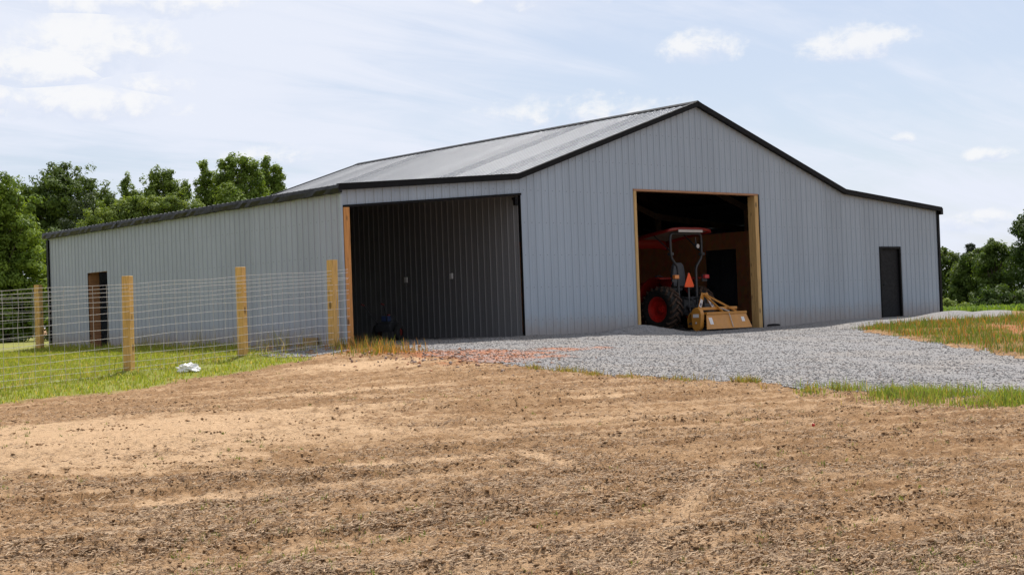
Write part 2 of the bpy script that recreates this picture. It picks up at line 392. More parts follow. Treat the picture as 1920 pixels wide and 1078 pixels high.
def masks(x, y):
    n1 = fbm(x*1.3, y*1.3, 4); n2 = fbm(x*6+5, y*6, 3)
    wob = (n1-.5)*1.1 + (n2-.5)*0.45
    grass = sm(-0.38, 0.30, poly_sd(x, y, GRASS) + wob*0.8)
    far = ((y > 15.7) | (x < -40)) & (x < 24)
    grass = np.maximum(grass, np.where(far, 0.9, 0))
    g1 = poly_sd(x, y, GRAVEL) + wob*0.8; g2 = poly_sd(x, y, GRAVEL2) + wob*0.6
    gravel = np.maximum(sm(-0.05, 0.12, g1), sm(-0.1, 0.3, g2)*sm(0.36, 0.5, n2+0.1))
    dry = sm(-0.2, 0.3, poly_sd(x, y, DRYW) + wob*0.6)
    clay = np.maximum(sm(-0.4, 0.5, poly_sd(x, y, CLAYS) + wob*2.2), sm(-0.35, 0.35, poly_sd(x, y, CLAYG)*0.8 + wob*2.0 + 0.05))
    crop = sm(-0.5, 0.8, poly_sd(x, y, CROP) + wob)
    a = x*CD + y*SD; b = -x*SD + y*CD
    sand = np.zeros_like(x)
    for (cx, cy), (ra, rb), *st in SAND:
        da = (x-cx)*CD + (y-cy)*SD; db = -(x-cx)*SD + (y-cy)*CD
        sand = np.maximum(sand, (st[0] if st else 1.0) - (da/ra)**2 - (db/rb)**2)
    streak = fbm(a*0.22, b*1.9, 4, 0.6)
    n3 = fbm(x*17, y*17, 3, 0.65)
    sand = sm(0.02, 1.15, sand*1.05 + (streak-.5)*1.5 + (n2-.5)*1.5 + (n3-.5)*1.1)
    sand = np.maximum(sand, sm(0.60, 0.84, streak+(n2-.5)*0.5+(n3-.5)*0.4)*0.55)
    sand = np.maximum(sand, sm(0.62, 0.82, fbm(a*1.1+50, b*4, 4, 0.6)+(n3-.5)*0.25)*0.75)
    rowl = fbm(a*0.10+11, b*4.6, 3, 0.55)                        # thin raked lines left by the harrow
    sand = np.maximum(sand, sm(0.58, 0.74, rowl+(n2-.5)*0.22+(n3-.5)*0.2)*0.6)
    for (ax, ay), (bx, by), wd in TRACKS:                         # faint tyre tracks
        t = np.clip(((x-ax)*(bx-ax)+(y-ay)*(by-ay))/((bx-ax)**2+(by-ay)**2), 0, 1)
        dd = np.hypot(x-ax-t*(bx-ax), y-ay-t*(by-ay))
        sand = np.maximum(sand, sm(1.0, 0.2, dd/wd+(n2-.5)*1.2+(n3-.5)*0.9)*0.75)
    return grass, gravel, dry, clay, crop, sand

# polar grid round the viewing area, fine where the photo looks, coarse elsewhere; one sheet to the horizon
ang_f = np.radians(np.arange(-28, 34, 0.066)); ang_c1 = np.radians(np.arange(34, 332, 4.966))
angs = np.concatenate([ang_f, ang_c1]); na = len(angs)
rad = [0.4, 1.5, 3.0, 4.4, 5.4, 5.9]; rr_ = 6.0
while rr_ < 44: rad.append(rr_); rr_ *= 1.0026
while rr_ < 900: rad.append(rr_); rr_ *= 1.06
rad = np.array(rad); nr = len(rad)
AA, RR = np.meshgrid(angs, rad)
GX = CAM[0] + RR*np.sin(YAW+AA); GY = CAM[1] + RR*np.cos(YAW+AA)
gr, gv, dr_, cl_, cp, sa = masks(GX, GY)
GZ = terrain(GX, GY)
a_ = GX*CD + GY*SD; b_ = -GX*SD + GY*CD
soil = (1-np.clip(gr+gv, 0, 1))
inbarn = (GX > 0.15) & (GX < 22.2) & (GY > 0.2) & (GY < 15.4)
fade = 1-sm(30, 42, RR)
rows = fbm(a_*0.35, b_*3.2, 4, 0.6); lump = fbm(GX*5, GY*5, 4, 0.6); crumb = fbm(GX*19, GY*19, 3, 0.65); fine_ = vnoise(GX*52, GY*52)
ridge = 1-np.abs(2*fbm(a_*2.2, b_*7, 3)-1)
disp = soil*(1-0.72*sa)*((rows-.5)*0.085 + (lump-.5)*0.055 + (crumb-.5)*0.060 + (fine_-.5)*0.034 + (ridge-.7)*0.03) + (soil*sa)*((lump-.5)*0.024+(crumb-.5)*0.022)
disp += gr*(lump-.5)*0.05 + gv*((crumb-.5)*0.014 + (fbm(GX*1.4, GY*1.4, 3)-.5)*0.06)
disp += 0.035*sm(0.52, 0.62, fbm(a_*0.13+3, b_*1.15, 2))*soil
GZ = GZ + disp*fade*np.where(inbarn, 0.4, 1)
V = np.stack([GX, GY, GZ], -1).reshape(-1, 3)
idx = np.arange(nr*na).reshape(nr, na); nxt = np.roll(idx, -1, axis=1)
F = np.stack([idx[:-1], idx[1:], nxt[1:], nxt[:-1]], -1).reshape(-1, 4)
V = np.vstack([V, [[CAM[0], CAM[1], terrain(CAM[0], CAM[1])]]])

def height(x, y):
    """height of the finished ground sheet at any spot"""
    dx, dy = x-CAM[0], y-CAM[1]; r = np.hypot(dx, dy); a = np.arctan2(dx, dy)-YAW
    i = np.clip(np.searchsorted(rad, r)-1, 0, nr-2); fi = np.clip((r-rad[i])/(rad[i+1]-rad[i]), 0, 1)
    q = (a-ang_f[0])/(ang_f[1]-ang_f[0]); ok = (q >= 0) & (q < len(ang_f)-1); j = np.clip(q.astype(int), 0, len(ang_f)-2); fj = np.clip(q-j, 0, 1)
    h = (GZ[i, j]*(1-fj)+GZ[i, j+1]*fj)*(1-fi)+(GZ[i+1, j]*(1-fj)+GZ[i+1, j+1]*fj)*fi
    return np.where(ok, h, terrain(x, y))

m_ground, n, b = new_mat('tilled_ground')
oc = n.node('ShaderNodeTexCoord').outputs['Object']
mk1 = n.node('ShaderNodeAttribute', attribute_name='maskA'); mk2 = n.node('ShaderNodeAttribute', attribute_name='maskB')
s1 = n.node('ShaderNodeSeparateColor'); n.put(s1.inputs[0], mk1.outputs['Color'])
s2 = n.node('ShaderNodeSeparateColor'); n.put(s2.inputs[0], mk2.outputs['Color'])
GRS, SND, CLY = s1.outputs; DRY, CRP, HGT = s2.outputs
rot = math.atan2(SD, CD)
row = n.mapping(oc, (1, 1, 1), (0, 0, -rot))
st1 = n.noise(n.mapping(row, (0.5, 3.4, 1)), 1.3, 6, 0.65)
fi1 = n.noise(oc, 14, 6, 0.7); fi2 = n.noise(oc, 55, 4, 0.7)
soilc = n.ramp(st1, [(0.32, (0.225, 0.124, 0.058)), (0.5, (0.31, 0.182, 0.09)), (0.68, (0.40, 0.253, 0.137))])
soilc = n.mix(n.range(fi1, 0.35, 0.65, 0.0, 0.5), soilc, (0.155, 0.087, 0.043))
soilc = n.mix(n.range(fi2, 0.52, 0.72, 0.0, 0.55), soilc, (0.30, 0.195, 0.105))
sandc = n.ramp(fi1, [(0.3, (0.42, 0.275, 0.158)), (0.7, (0.56, 0.385, 0.235))])
sandc = n.mix(n.range(fi2, 0.55, 0.7, 0, 0.3), sandc, (0.32, 0.20, 0.11))
c = n.mix(SND, soilc, sandc)
c = n.mix(n.math('MULTIPLY', CLY, n.range(fi1, 0.25, 0.6, 0.5, 1.0)), c, n.mix(fi2, (0.33, 0.115, 0.05), (0.44, 0.19, 0.095)))
grc = n.ramp(fi1, [(0.25, (0.14, 0.16, 0.03)), (0.5, (0.22, 0.25, 0.05)), (0.8, (0.30, 0.27, 0.10))])
c = n.mix(n.math('MULTIPLY', GRS, n.range(fi2, 0.3, 0.6, 0.75, 1.0)), c, grc)
dryc = n.ramp(fi1, [(0.25, (0.24, 0.12, 0.05)), (0.5, (0.22, 0.14, 0.055)), (0.8, (0.12, 0.115, 0.035))])
c = n.mix(n.math('MULTIPLY', DRY, n.math('SUBTRACT', 1.0, n.math('MULTIPLY', CLY, 0.85))), c, dryc)
c = n.mix(CRP, c, n.ramp(fi1, [(0.3, (0.06, 0.095, 0.02)), (0.7, (0.13, 0.18, 0.04))]))
n.put(b.inputs['Base Color'], c); b.inputs['Roughness'].default_value = 0.95; b.inputs['Specular IOR Level'].default_value = 0.15
hh = n.math('ADD', n.math('MULTIPLY', fi1, 0.7), n.math('MULTIPLY', fi2, 0.4))
n.put(b.inputs['Normal'], n.bump(hh, 1.0, 0.05))
mA = np.stack([gr, sa*soil, cl_], -1).reshape(-1, 3); mB = np.stack([dr_, cp, gv], -1).reshape(-1, 3)
mA = np.vstack([mA, [[0, 0, 0]]]); mB = np.vstack([mB, [[0, 0, 0]]])
hub = len(V)-1
tri = np.stack([np.full(na, hub), idx[0], nxt[0], nxt[0]], -1)
ground = np_mesh('ground', V, F, m_ground, {'maskA': mA, 'maskB': mB}, smooth=True)
setp(ground, kind='structure')

# gravel drive: sheet of its own lying on the ground, ragged edge
m_gravel, n, b = new_mat('crushed_stone')
oc = n.node('ShaderNodeTexCoord').outputs['Object']
vo = n.node('ShaderNodeTexVoronoi'); n.put(vo.inputs['Vector'], oc); vo.inputs['Scale'].default_value = 34
sv = n.node('ShaderNodeSeparateColor'); n.put(sv.inputs[0], vo.outputs['Color'])
gc = n.ramp(sv.outputs[0], [(0.0, (0.15, 0.147, 0.15)), (0.45, (0.205, 0.20, 0.203)), (1.0, (0.27, 0.264, 0.264))])
big = n.noise(oc, 0.7, 5, 0.6)
gc = n.mix(n.range(big, 0.42, 0.68, 0.0, 0.35), gc, (0.27, 0.235, 0.20))
am = n.node('ShaderNodeAttribute', attribute_name='maskA'); sa_ = n.node('ShaderNodeSeparateColor'); n.put(sa_.inputs[0], am.outputs['Color'])
gc = n.mix(n.math('MULTIPLY', sa_.outputs[2], n.range(n.noise(oc, 9, 4, 0.7), 0.35, 0.6, 0.1, 1.0)), gc, (0.36, 0.145, 0.07))
n.put(b.inputs['Base Color'], gc); b.inputs['Roughness'].default_value = 0.9; b.inputs['Specular IOR Level'].default_value = 0.2
n.put(b.inputs['Normal'], n.bump(vo.outputs['Distance'], 0.6, 0.02))
cellmask = (gv.reshape(-1) > 0.5)
keep = cellmask[F].all(axis=1)
Fg = F[keep]; used = np.unique(Fg); remap = np.full(len(V), -1); remap[used] = np.arange(len(used))
Vg = V[used].copy(); Vg[:, 2] += 0.008
gravel = np_mesh('gravel_drive', Vg, remap[Fg], m_gravel, {'maskA': mA[used]}, smooth=True)
setp(gravel, kind='structure')

# ------------------------------------------------------------------ ground litter
def view_points(nn, r0, r1, power=1.0, half=27, seed=1):
    """random spots in front of the camera, thinning out with distance"""
    g = np.random.default_rng(seed)
    t = g.random(nn); k = -power
    r = (r0**(k)+(r1**(k)-r0**(k))*t)**(1/k)
    a = np.radians(g.uniform(-half+3, half+2, nn))
    return CAM[0]+r*np.sin(YAW+a), CAM[1]+r*np.cos(YAW+a), r, g

OCT_F = np.array([(0,2,4),(2,1,4),(1,3,4),(3,0,4),(2,0,5),(1,2,5),(3,1,5),(0,3,5)])
def lumps(name, x, y, z, size, colr, mat, g, flat=0.7):
    nn = len(x)
    base = np.array([(1,0,0),(-1,0,0),(0,1,0),(0,-1,0),(0,0,1),(0,0,-1)], dtype=float)
    B = base[None]*g.uniform(0.55, 1.25, (nn, 6, 1)) + g.normal(0, 0.18, (nn, 6, 3))
    an = g.uniform(0, 6.283, nn); ca, sa2 = np.cos(an), np.sin(an)
    X = B[..., 0]*ca[:, None]-B[..., 1]*sa2[:, None]; Y = B[..., 0]*sa2[:, None]+B[..., 1]*ca[:, None]
    P = np.stack([X*size[:, None]+x[:, None], Y*size[:, None]+y[:, None], B[..., 2]*size[:, None]*flat+z[:, None]], -1)
    Fc = (OCT_F[None] + 6*np.arange(nn)[:, None, None]).reshape(-1, 3)
    return np_mesh(name, P.reshape(-1, 3), Fc, mat, np.repeat(colr, 6, axis=0))

m_vc = vcol_mat('soil_lumps', 0.95, spec=0.1)
m_st = vcol_mat('dry_straw', 0.8, spec=0.2)
m_bl = vcol_mat('grass_blades', 0.6, 0.42)
m_stone = vcol_mat('stone_chips', 0.9, spec=0.2)

# clods
x, y, r, g = view_points(210000, 6.4, 27, 0.8, seed=11)
gq, vq, dq, cq, pq, sq = masks(x, y)
a2 = x*CD+y*SD; b2 = -x*SD+y*CD
band = fbm(a2*0.35, b2*3.2, 4, 0.6); clus = fbm(x*2.3, y*2.3, 3)
pr = (1-np.clip(gq+vq+dq, 0, 1))*(1-0.82*sq)*(0.16+0.84*sm(0.44, 0.62, band*0.5+clus*0.5))*0.8
k = g.random(len(x)) < pr
x, y, r = x[k], y[k], r[k]
size = (0.004+0.022*g.random(len(x))**5.0)*(0.75+0.012*r)
cc = np.array([0.315, 0.198, 0.108])[None]*g.uniform(0.55, 1.25, (len(x), 1))
o = lumps('soil_clods', x, y, height(x, y)+size*0.1, size, cc, m_vc, g, 0.5)
setp(o, 'dark crumbly clods of earth scattered over the tilled field', 'soil clods', kind='stuff')

# raked-up clumps of clods along the tillage rows
xc, yc, r, g = view_points(1500, 6.6, 22, 0.9, seed=12)
mm = masks(xc, yc); bnd = fbm((xc*CD+yc*SD)*0.35, (-xc*SD+yc*CD)*3.2, 4, 0.6)
k = (mm[0]+mm[1]+mm[2] < 0.2) & (g.random(len(xc)) < 0.9*sm(0.44, 0.58, bnd)+0.05); xc, yc = xc[k], yc[k]
cnt = g.integers(6, 30, len(xc)); sp = np.repeat(g.uniform(0.03, 0.11, len(xc)), cnt); nn = cnt.sum()
da = g.normal(0, 1, nn)*sp*1.9; db = g.normal(0, 1, nn)*sp*0.55
x = np.repeat(xc, cnt)+da*CD-db*SD; y = np.repeat(yc, cnt)+da*SD+db*CD
size = 0.004+0.018*g.random(nn)**2.4
cc = np.array([0.27, 0.165, 0.088])[None]*g.uniform(0.5, 1.25, (nn, 1))
o = lumps('soil_clumps', x, y, height(x, y)+size*0.2+0.008*g.random(nn), size, cc, m_vc, g, 0.6)
setp(o, 'raked up dark clumps of earth in lines along the tillage rows', 'soil clods', kind='stuff')

# straw
def straw(nn, seed):
    x, y, r, g = view_points(nn, 6.4, 25, 0.85, seed=seed)
    gq, vq, dq, cq, pq, sq = masks(x, y)
    band = fbm((x*CD+y*SD)*0.35, (-x*SD+y*CD)*3.2, 4, 0.6); cl2 = fbm(x*1.1+30, y*1.1, 4, 0.6)
    pr = (1-np.clip(gq+vq+0.5*dq, 0, 1))*(1-0.80*sq)*(0.2+0.8*sm(0.42, 0.64, cl2*0.6+band*0.4))
    k = g.random(nn) < pr
    return x[k], y[k], height(x[k], y[k]), g
x, y, z, g = straw(410000, 21)
nn = len(x); L = 0.012+0.060*g.random(nn)**2.8; W = 0.001+0.0019*g.random(nn)
an = np.where(g.random(nn) < 0.6, math.atan2(SD, CD)+g.normal(0, 0.5, nn), g.uniform(0, 6.283, nn)); tilt = g.normal(0.06, 0.24, nn)
dx, dy, dz = np.cos(an)*np.cos(tilt), np.sin(an)*np.cos(tilt), np.sin(tilt)
px_, py_ = -np.sin(an), np.cos(an)
c0 = np.stack([x, y, z+0.004+0.014*g.random(nn)], -1); D = np.stack([dx, dy, dz], -1)*L[:, None]/2; Wv = np.stack([px_, py_, np.zeros(nn)+0.5], -1)*W[:, None]
P = np.stack([c0-D-Wv, c0+D-Wv, c0+D+Wv, c0-D+Wv], 1).reshape(-1, 3)
cc = np.where((g.random(nn) < 0.45)[:, None], np.array([0.15, 0.088, 0.048])[None], np.array([0.43, 0.305, 0.195])[None])*g.uniform(0.45, 1.15, (nn, 1))
o = np_mesh('straw', P, np.arange(nn*4).reshape(-1, 4), m_st, np.repeat(cc, 4, 0))
setp(o, 'bits of dry grey straw and stubble lying on the tilled field', 'straw', kind='stuff')

# grass blades, two bent segments each
def blades(name, x, y, z, h, wid, colr, g, lean=0.35, mat=None):
    nn = len(x); an = g.uniform(0, 6.283, nn); ln = np.abs(g.normal(0, lean, nn))+0.05; az = g.uniform(0, 6.283, nn)
    wv = np.stack([np.cos(an), np.sin(an), np.zeros(nn)], -1)*wid[:, None]
    p0 = np.stack([x, y, z-0.01], -1)
    lv = np.stack([np.cos(az)*ln, np.sin(az)*ln, np.zeros(nn)], -1)*h[:, None]
    upv = np.stack([np.zeros(nn), np.zeros(nn), h], -1)
    p1 = p0 + upv*0.55 + lv*0.3; p2 = p0 + upv*(1-0.25*ln[:, None]) + lv
    P = np.stack([p0-wv, p0+wv, p1+wv*0.8, p1-wv*0.8, p2+wv*0.12, p2-wv*0.12], 1).reshape(-1, 3)
    q = 6*np.arange(nn)[:, None]
    Fb = np.concatenate([q+np.array([[0, 1, 2, 3]]), q+np.array([[3, 2, 4, 5]])], 0)
    return np_mesh(name, P, Fb, mat or m_bl, np.repeat(colr, 6, 0))

def gcol(g, nn, lo, hi, dry=None, pd=0.1):
    t = g.random((nn, 1)); c = np.array(lo)[None]*(1-t)+np.array(hi)[None]*t
    if dry is not None:
        k = g.random(nn) < pd; c[k] = np.array(dry)*g.uniform(0.7, 1.2, (k.sum(), 1))
    return c

g = np.random.default_rng(31)
# lawn by the side wall and out to the fence
nn = 120000
x = g.uniform(-17, -0.12, nn); y = g.uniform(-3.9, 15.3, nn)
k = (g.random(nn) < masks(x, y)[0]*sm(0.25, 0.5, fbm(x*2, y*2, 3)+0.1)); x, y = x[k], y[k]; nn = len(x)
nearwall = sm(-1.3, -0.1, x)
h = (0.035+0.06*g.random(nn))*(1+1.6*nearwall*(g.random(nn) < 0.5)); wd = 0.005+0.006*g.random(nn)
o = blades('lawn_grass', x, y, height(x, y), h, wd, gcol(g, nn, (0.17, 0.22, 0.03), (0.33, 0.36, 0.065), (0.42, 0.33, 0.14), 0.16), g)
setp(o, 'short yellow-green grass between the wire fence and the barn side wall', 'grass', kind='stuff')

def patch(spots, g):
    X, Y, S = [], [], []
    for cx, cy, sx, sy, n_ in spots:
        X.append(g.normal(cx, sx, n_)); Y.append(g.normal(cy, sy, n_))
    return np.concatenate(X), np.concatenate(Y)
# rank clump at the foot of the left bay post
x, y = patch([(-0.9, -2.3, 0.35, 0.4, 380), (-0.45, -1.9, 0.3, 0.4, 340), (-0.1, -1.0, 0.3, 0.35, 260), (-0.8, -2.9, 0.3, 0.25, 220), (-0.25, -0.6, 0.25, 0.2, 150), (0.4, 0.0, 0.25, 0.2, 60)], g); nn = len(x)
h = 0.04+0.27*g.random(nn)**2.4; wd = 0.004+0.005*g.random(nn)
o = blades('tall_grass', x, y, height(x, y), h, wd, gcol(g, nn, (0.10, 0.13, 0.03), (0.20, 0.19, 0.05), (0.40, 0.20, 0.075), 0.5), g, 0.3)
setp(o, 'rank green and rust coloured grass clump at the foot of the left bay post', 'grass', kind='stuff')
# verge along the near edge of the gravel
edge = np.array([(-1.45,-7.6),(-1.68,-9.4),(-1.8,-10.81),(-1.74,-12.2),(-1.62,-13.0),(-1.5,-14.2),(-1.3,-15.1),(-1.1,-16.0),(-0.6,-17.5)])
t = g.uniform(0, len(edge)-1.001, 34000); i = t.astype(int); fr = (t-i)[:, None]
P = edge[i]*(1-fr)+edge[i+1]*fr
green = sm(12.3, 14.9, -P[:, 1])
wv = 0.10+0.42*green
x = P[:, 0]-0.12-0.2*green+g.normal(0, 1, len(P))*wv*0.7; y = P[:, 1]-0.05+g.normal(0, 1, len(P))*wv
k = g.random(len(x)) < (0.16+0.9*green)*sm(0.42, 0.60, fbm(x*2.2, y*2.2, 3)+0.04*green); x, y, green = x[k], y[k], green[k]; nn = len(x)
h = (0.04+0.13*g.random(nn)**1.6)*(0.8+0.3*green)*(0.45+1.1*fbm(x*3.1+7, y*3.1, 3)); wd = 0.003+0.004*g.random(nn)
cA = gcol(g, nn, (0.30, 0.20, 0.085), (0.20, 0.19, 0.06)); cB = gcol(g, nn, (0.13, 0.19, 0.035), (0.25, 0.31, 0.08), (0.36, 0.28, 0.12), 0.12)
cc = np.where((g.random(nn) < 0.12+0.8*green)[:, None], cB, cA)
o = blades('verge_grass', x, y, height(x, y), h, wd, cc, g, 0.4)
setp(o, 'strip of straw and green grass along the near edge of the gravel drive', 'grass', kind='stuff')
# weeds right of the drive
nn = 140000
x = g.uniform(5, 32, nn); y = g.uniform(-18, -2.4, nn)
mm = masks(x, y); k = g.random(nn) < mm[2]*(1-0.86*mm[3])*sm(0.30, 0.55, fbm(x*1.2, y*1.2, 3)+0.08); x, y = x[k], y[k]; nn = len(x)
h = (0.04+0.22*g.random(nn)**2.2)*(0.5+1.0*fbm(x*1.7, y*1.7, 3)); wd = 0.004+0.005*g.random(nn)
o = blades('weeds', x, y, height(x, y), h, wd, gcol(g, nn, (0.075, 0.125, 0.03), (0.17, 0.215, 0.055), (0.36, 0.165, 0.06), 0.25), g, 0.35)
setp(o, 'tawny and green weeds round the red clay streak right of the gravel', 'weeds', kind='stuff')
# seedlings in the field
x, y, r, gg = view_points(2600, 6.6, 24, 0.9, seed=5); mm = masks(x, y)
k = (mm[0]+mm[1]+mm[2] < 0.3) & (gg.random(len(x)) < 0.55*sm(0.4, 0.6, fbm(x*0.8+9, y*0.8, 3))); x, y = np.repeat(x[k], 7), np.repeat(y[k], 7); nn = len(x)
x = x+g.normal(0, .018, nn); y = y+g.normal(0, .018, nn)
o = blades('seedlings', x, y, height(x, y)+0.005, 0.015+0.035*g.random(nn), 0.002+0.002*g.random(nn), gcol(g, nn, (0.10, 0.14, 0.03), (0.18, 0.21, 0.06)), g, 0.6)
setp(o, 'tiny green seedlings sprouting here and there in the tilled field', 'seedlings', kind='stuff')
# stalks along the fence and the side wall
nn = 420
t = g.random(nn); x = -0.3-8.5*t; y = -0.13-1.33*t+g.normal(0, 0.10, nn)
k = g.random(nn) < 0.8; x2 = g.uniform(-0.6, -0.15, 900); y2 = g.uniform(1.5, 15.2, 900)
k2 = fbm(x2*0.1, y2*0.9, 3) > 0.5; x = np.concatenate([x[k], x2[k2]]); y = np.concatenate([y[k], y2[k2]]); nn = len(x)
o = blades('grass_stalks', x, y, height(x, y), 0.15+0.40*g.random(nn)**2, 0.003+0.003*g.random(nn), gcol(g, nn, (0.15, 0.18, 0.04), (0.30, 0.26, 0.10), (0.45, 0.36, 0.2), 0.4), g, 0.3)
setp(o, 'thin seeding grass stalks along the fence and the barn side wall', 'grass', kind='stuff')
# crop field beyond, on the right
nn = 26000
x = g.uniform(25, 62, nn); y = g.uniform(-14, 22, nn)
k = g.random(nn) < masks(x, y)[4]; x, y = x[k], y[k]; nn = len(x)
o = blades('crop_plants', x, y, height(x, y), 0.10+0.18*g.random(nn), 0.02+0.03*g.random(nn), gcol(g, nn, (0.09, 0.16, 0.03), (0.17, 0.24, 0.05)), g, 0.7)
setp(o, 'low bright green crop covering the field behind the barn corner', 'crop', kind='stuff')

# stone chips on the gravel
x, y, r, g2 = view_points(240000, 13, 40, 0.5, half=27, seed=44)
mm = masks(x, y); sdg = poly_sd(x, y, GRAVEL)
lat = (x-11.0)*0.85-(y+1.0)*0.52; lane = np.exp(-((np.abs(lat+0.8)-0.85)/0.32)**2)*sm(-0.5, -3, y)*(x < 12)
k = ((mm[1] > 0.35) & (g2.random(len(x)) < 0.9-0.45*lane) | (sdg < 0.2) & (sdg > -1.6) & (y < -1) & (x < 9) & (g2.random(len(x)) < 0.22*np.exp(np.minimum(sdg, 0)/0.28))) & ~((x > 0.2) & (y > 3)); x, y, r = x[k], y[k], r[k]; nn = len(x)
size = (0.006+0.015*g2.random(nn)**2.2)*(0.9+0.006*r)
t = g2.random((nn, 1)); cc = (np.array([0.125, 0.123, 0.127])*(1-t)+np.array([0.29, 0.284, 0.285])*t)*(0.74+0.45*fbm(x*0.9+y*0.35, (y*0.9-x*0.35)*0.25, 4)+0.10*lane[k])[:, None]
warm = (g2.random(nn) < 0.12); cc[warm] = cc[warm]*np.array([1.15, 0.92, 0.78])
red = (g2.random(nn) < mm[3][k]*0.8); cc[red] = np.array([0.30, 0.115, 0.05])*g2.uniform(0.7, 1.2, (red.sum(), 1))
zz = height(x, y)+0.008+size*0.15
o = lumps('gravel_stones', x, y, zz, size, cc, m_stone, g2, 0.5)
setp(o, 'loose grey crushed stones of the gravel drive in front of the barn', 'gravel', kind='stuff')
# stones strewn on the soil at the edge and larger rubble by the red clay
x = g.normal(-0.9, 0.8, 500); y = g.normal(-4.2, 1.6, 500); nn = 500
t = g.random((nn, 1)); cc = np.array([0.22, 0.20, 0.19])*(1-t)+np.array([0.36, 0.17, 0.09])*t
o = lumps('rubble', x, y, height(x, y)+0.015, 0.012+0.04*g.random(nn)**3, cc, m_stone, g, 0.7)
setp(o, 'reddish crumbs of clay and stone strewn where gravel meets tilled soil', 'rubble', kind='stuff')

# ------------------------------------------------------------------ the barn
BW, BL, LW = 22.30, 15.53, 4.87
RL = [(-0.12, 3.37), (LW, 3.765), (BW/2, 5.885), (BW-LW, 3.765), (BW+0.1, 3.345)]    # roof line of the gable
def roofz(x):
    for (x0, z0), (x1, z1) in zip(RL[:-1], RL[1:]):
        if x <= x1 or (x1, z1) == RL[-1]: return z0+(z1-z0)*(x-x0)/(x1-x0)

PITCH = 0.2286
RIB = [(0.0, 0.0), (0.048, 0.0), (0.056, 0.004), (0.066, 0.004), (0.074, 0.0), (0.135, 0.0), (0.143, 0.004), (0.153, 0.004), (0.161, 0.0), (0.178, 0.0), (0.191, 0.016), (0.211, 0.016), (0.224, 0.0)]
RIB2 = [(0.0, 0.0), (0.05, 0.0), (0.058, 0.001), (0.064, 0.001), (0.072, 0.0), (0.115, 0.0), (0.123, 0.001), (0.129, 0.001), (0.137, 0.0), (0.1755, 0.0), (0.1867, 0.0140), (0.2172, 0.0140), (0.2286, 0.0)]
def ribh(u, RIB=RIB):
    u = (u+0.03) % PITCH
    for (a, ha), (b, hb) in zip(RIB[:-1], RIB[1:]):
        if u <= b: return ha+(hb-ha)*(u-a)/(b-a)
    return 0.0
def sheet(name, mat, parent, org, ud, vd, nd, U, top, bot=lambda u: 0.0, breaks=(), holes=(), u0=0.0, RIB=RIB):
    """ribbed metal sheet; u runs along ud, v along vd, ribs stand out along nd; holes: (ua, ub, va(u), vb(u))"""
    org, ud, vd, nd = Vector(org), Vector(ud), Vector(vd), Vector(nd)
    us = {u0, U}; k = math.floor((u0-0.1)/PITCH)-1
    while k*PITCH < U+0.3:
        for a, _ in RIB:
            q = k*PITCH+a-0.03
            if u0 < q < U: us.add(round(q, 5))
        k += 1
    us |= {b for b in breaks if u0 < b < U}
    for h in holes: us |= {h[0], h[1]}
    us = sorted(us); mb = MB()
    for a, b in zip(us[:-1], us[1:]):
        if b-a < 1e-5: continue
        m_ = (a+b)/2; segs = [(bot, top)]
        for ha, hb, va, vb in holes:
            if ha < m_ < hb:
                ns = []
                for s0, s1 in segs:
                    if va(m_) > s0(m_)+1e-4: ns.append((s0, va))
                    if vb(m_) < s1(m_)-1e-4: ns.append((vb, s1))
                segs = ns
        for s0, s1 in segs:
            A, B = org+ud*a+nd*ribh(a, RIB), org+ud*b+nd*ribh(b, RIB)
            mb.add([A+vd*s0(a), B+vd*s0(b), B+vd*s1(b), A+vd*s1(a)], [(0, 1, 2, 3)])
    me = bpy.data.meshes.new(name); me.from_pydata(mb.v, [], mb.f)
    bm = bmesh.new(); bm.from_mesh(me); bmesh.ops.remove_doubles(bm, verts=bm.verts, dist=1e-4); bm.to_mesh(me); bm.free()
    me.materials.append(mat); o = bpy.data.objects.new(name, me); COL.objects.link(o); o.parent = parent
    return o
K = lambda c: (lambda u: c)

barn = empty('metal_barn', (0, 0, 0), 'long grey ribbed metal barn with black trim, open bays and silver roof', 'barn')
BAYTOP = lambda u: 2.93+(u-0.07)*0.0785
BX0, BX1 = 0.02, 4.96
DX0, DX1, DZ = 8.73, 13.55, 3.54
WX0, WX1, WZ = 19.13, 20.19, 2.12
SY0, SY1, SZ = 11.55, 12.84, 2.09
G0 = -0.45
sheet('gable_wall', m_gable, barn, (0, 0, 0), (1, 0, 0), (0, 0, 1), (0, -1, 0), BW, lambda u: roofz(u)-0.003, K(G0), [p[0] for p in RL],
      [(BX0, BX1, K(-2), BAYTOP), (DX0, DX1, K(-2), K(DZ)), (WX0, WX1, K(-2), K(WZ))])
sheet('side_wall', m_side, barn, (0, 0, 0), (0, 1, 0), (0, 0, 1), (-1, 0, 0), BL, K(3.372), K(G0), (), [(SY0, SY1, K(0.0), K(SZ))])
sheet('side_wall', m_side, barn, (BW, 0, 0), (0, 1, 0), (0, 0, 1), (1, 0, 0), BL, K(3.345), K(G0))
sheet('rear_wall', m_gable, barn, (0, BL, 0), (1, 0, 0), (0, 0, 1), (0, 1, 0), BW, lambda u: roofz(u)-0.003, K(G0), [p[0] for p in RL])
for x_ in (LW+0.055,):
    sheet('partition_wall', m_part, barn, (x_, 0.025, 0), (0, 1, 0), (0, 0, 1), (-1, 0, 0), BL-0.06, K(3.735), K(-0.3))
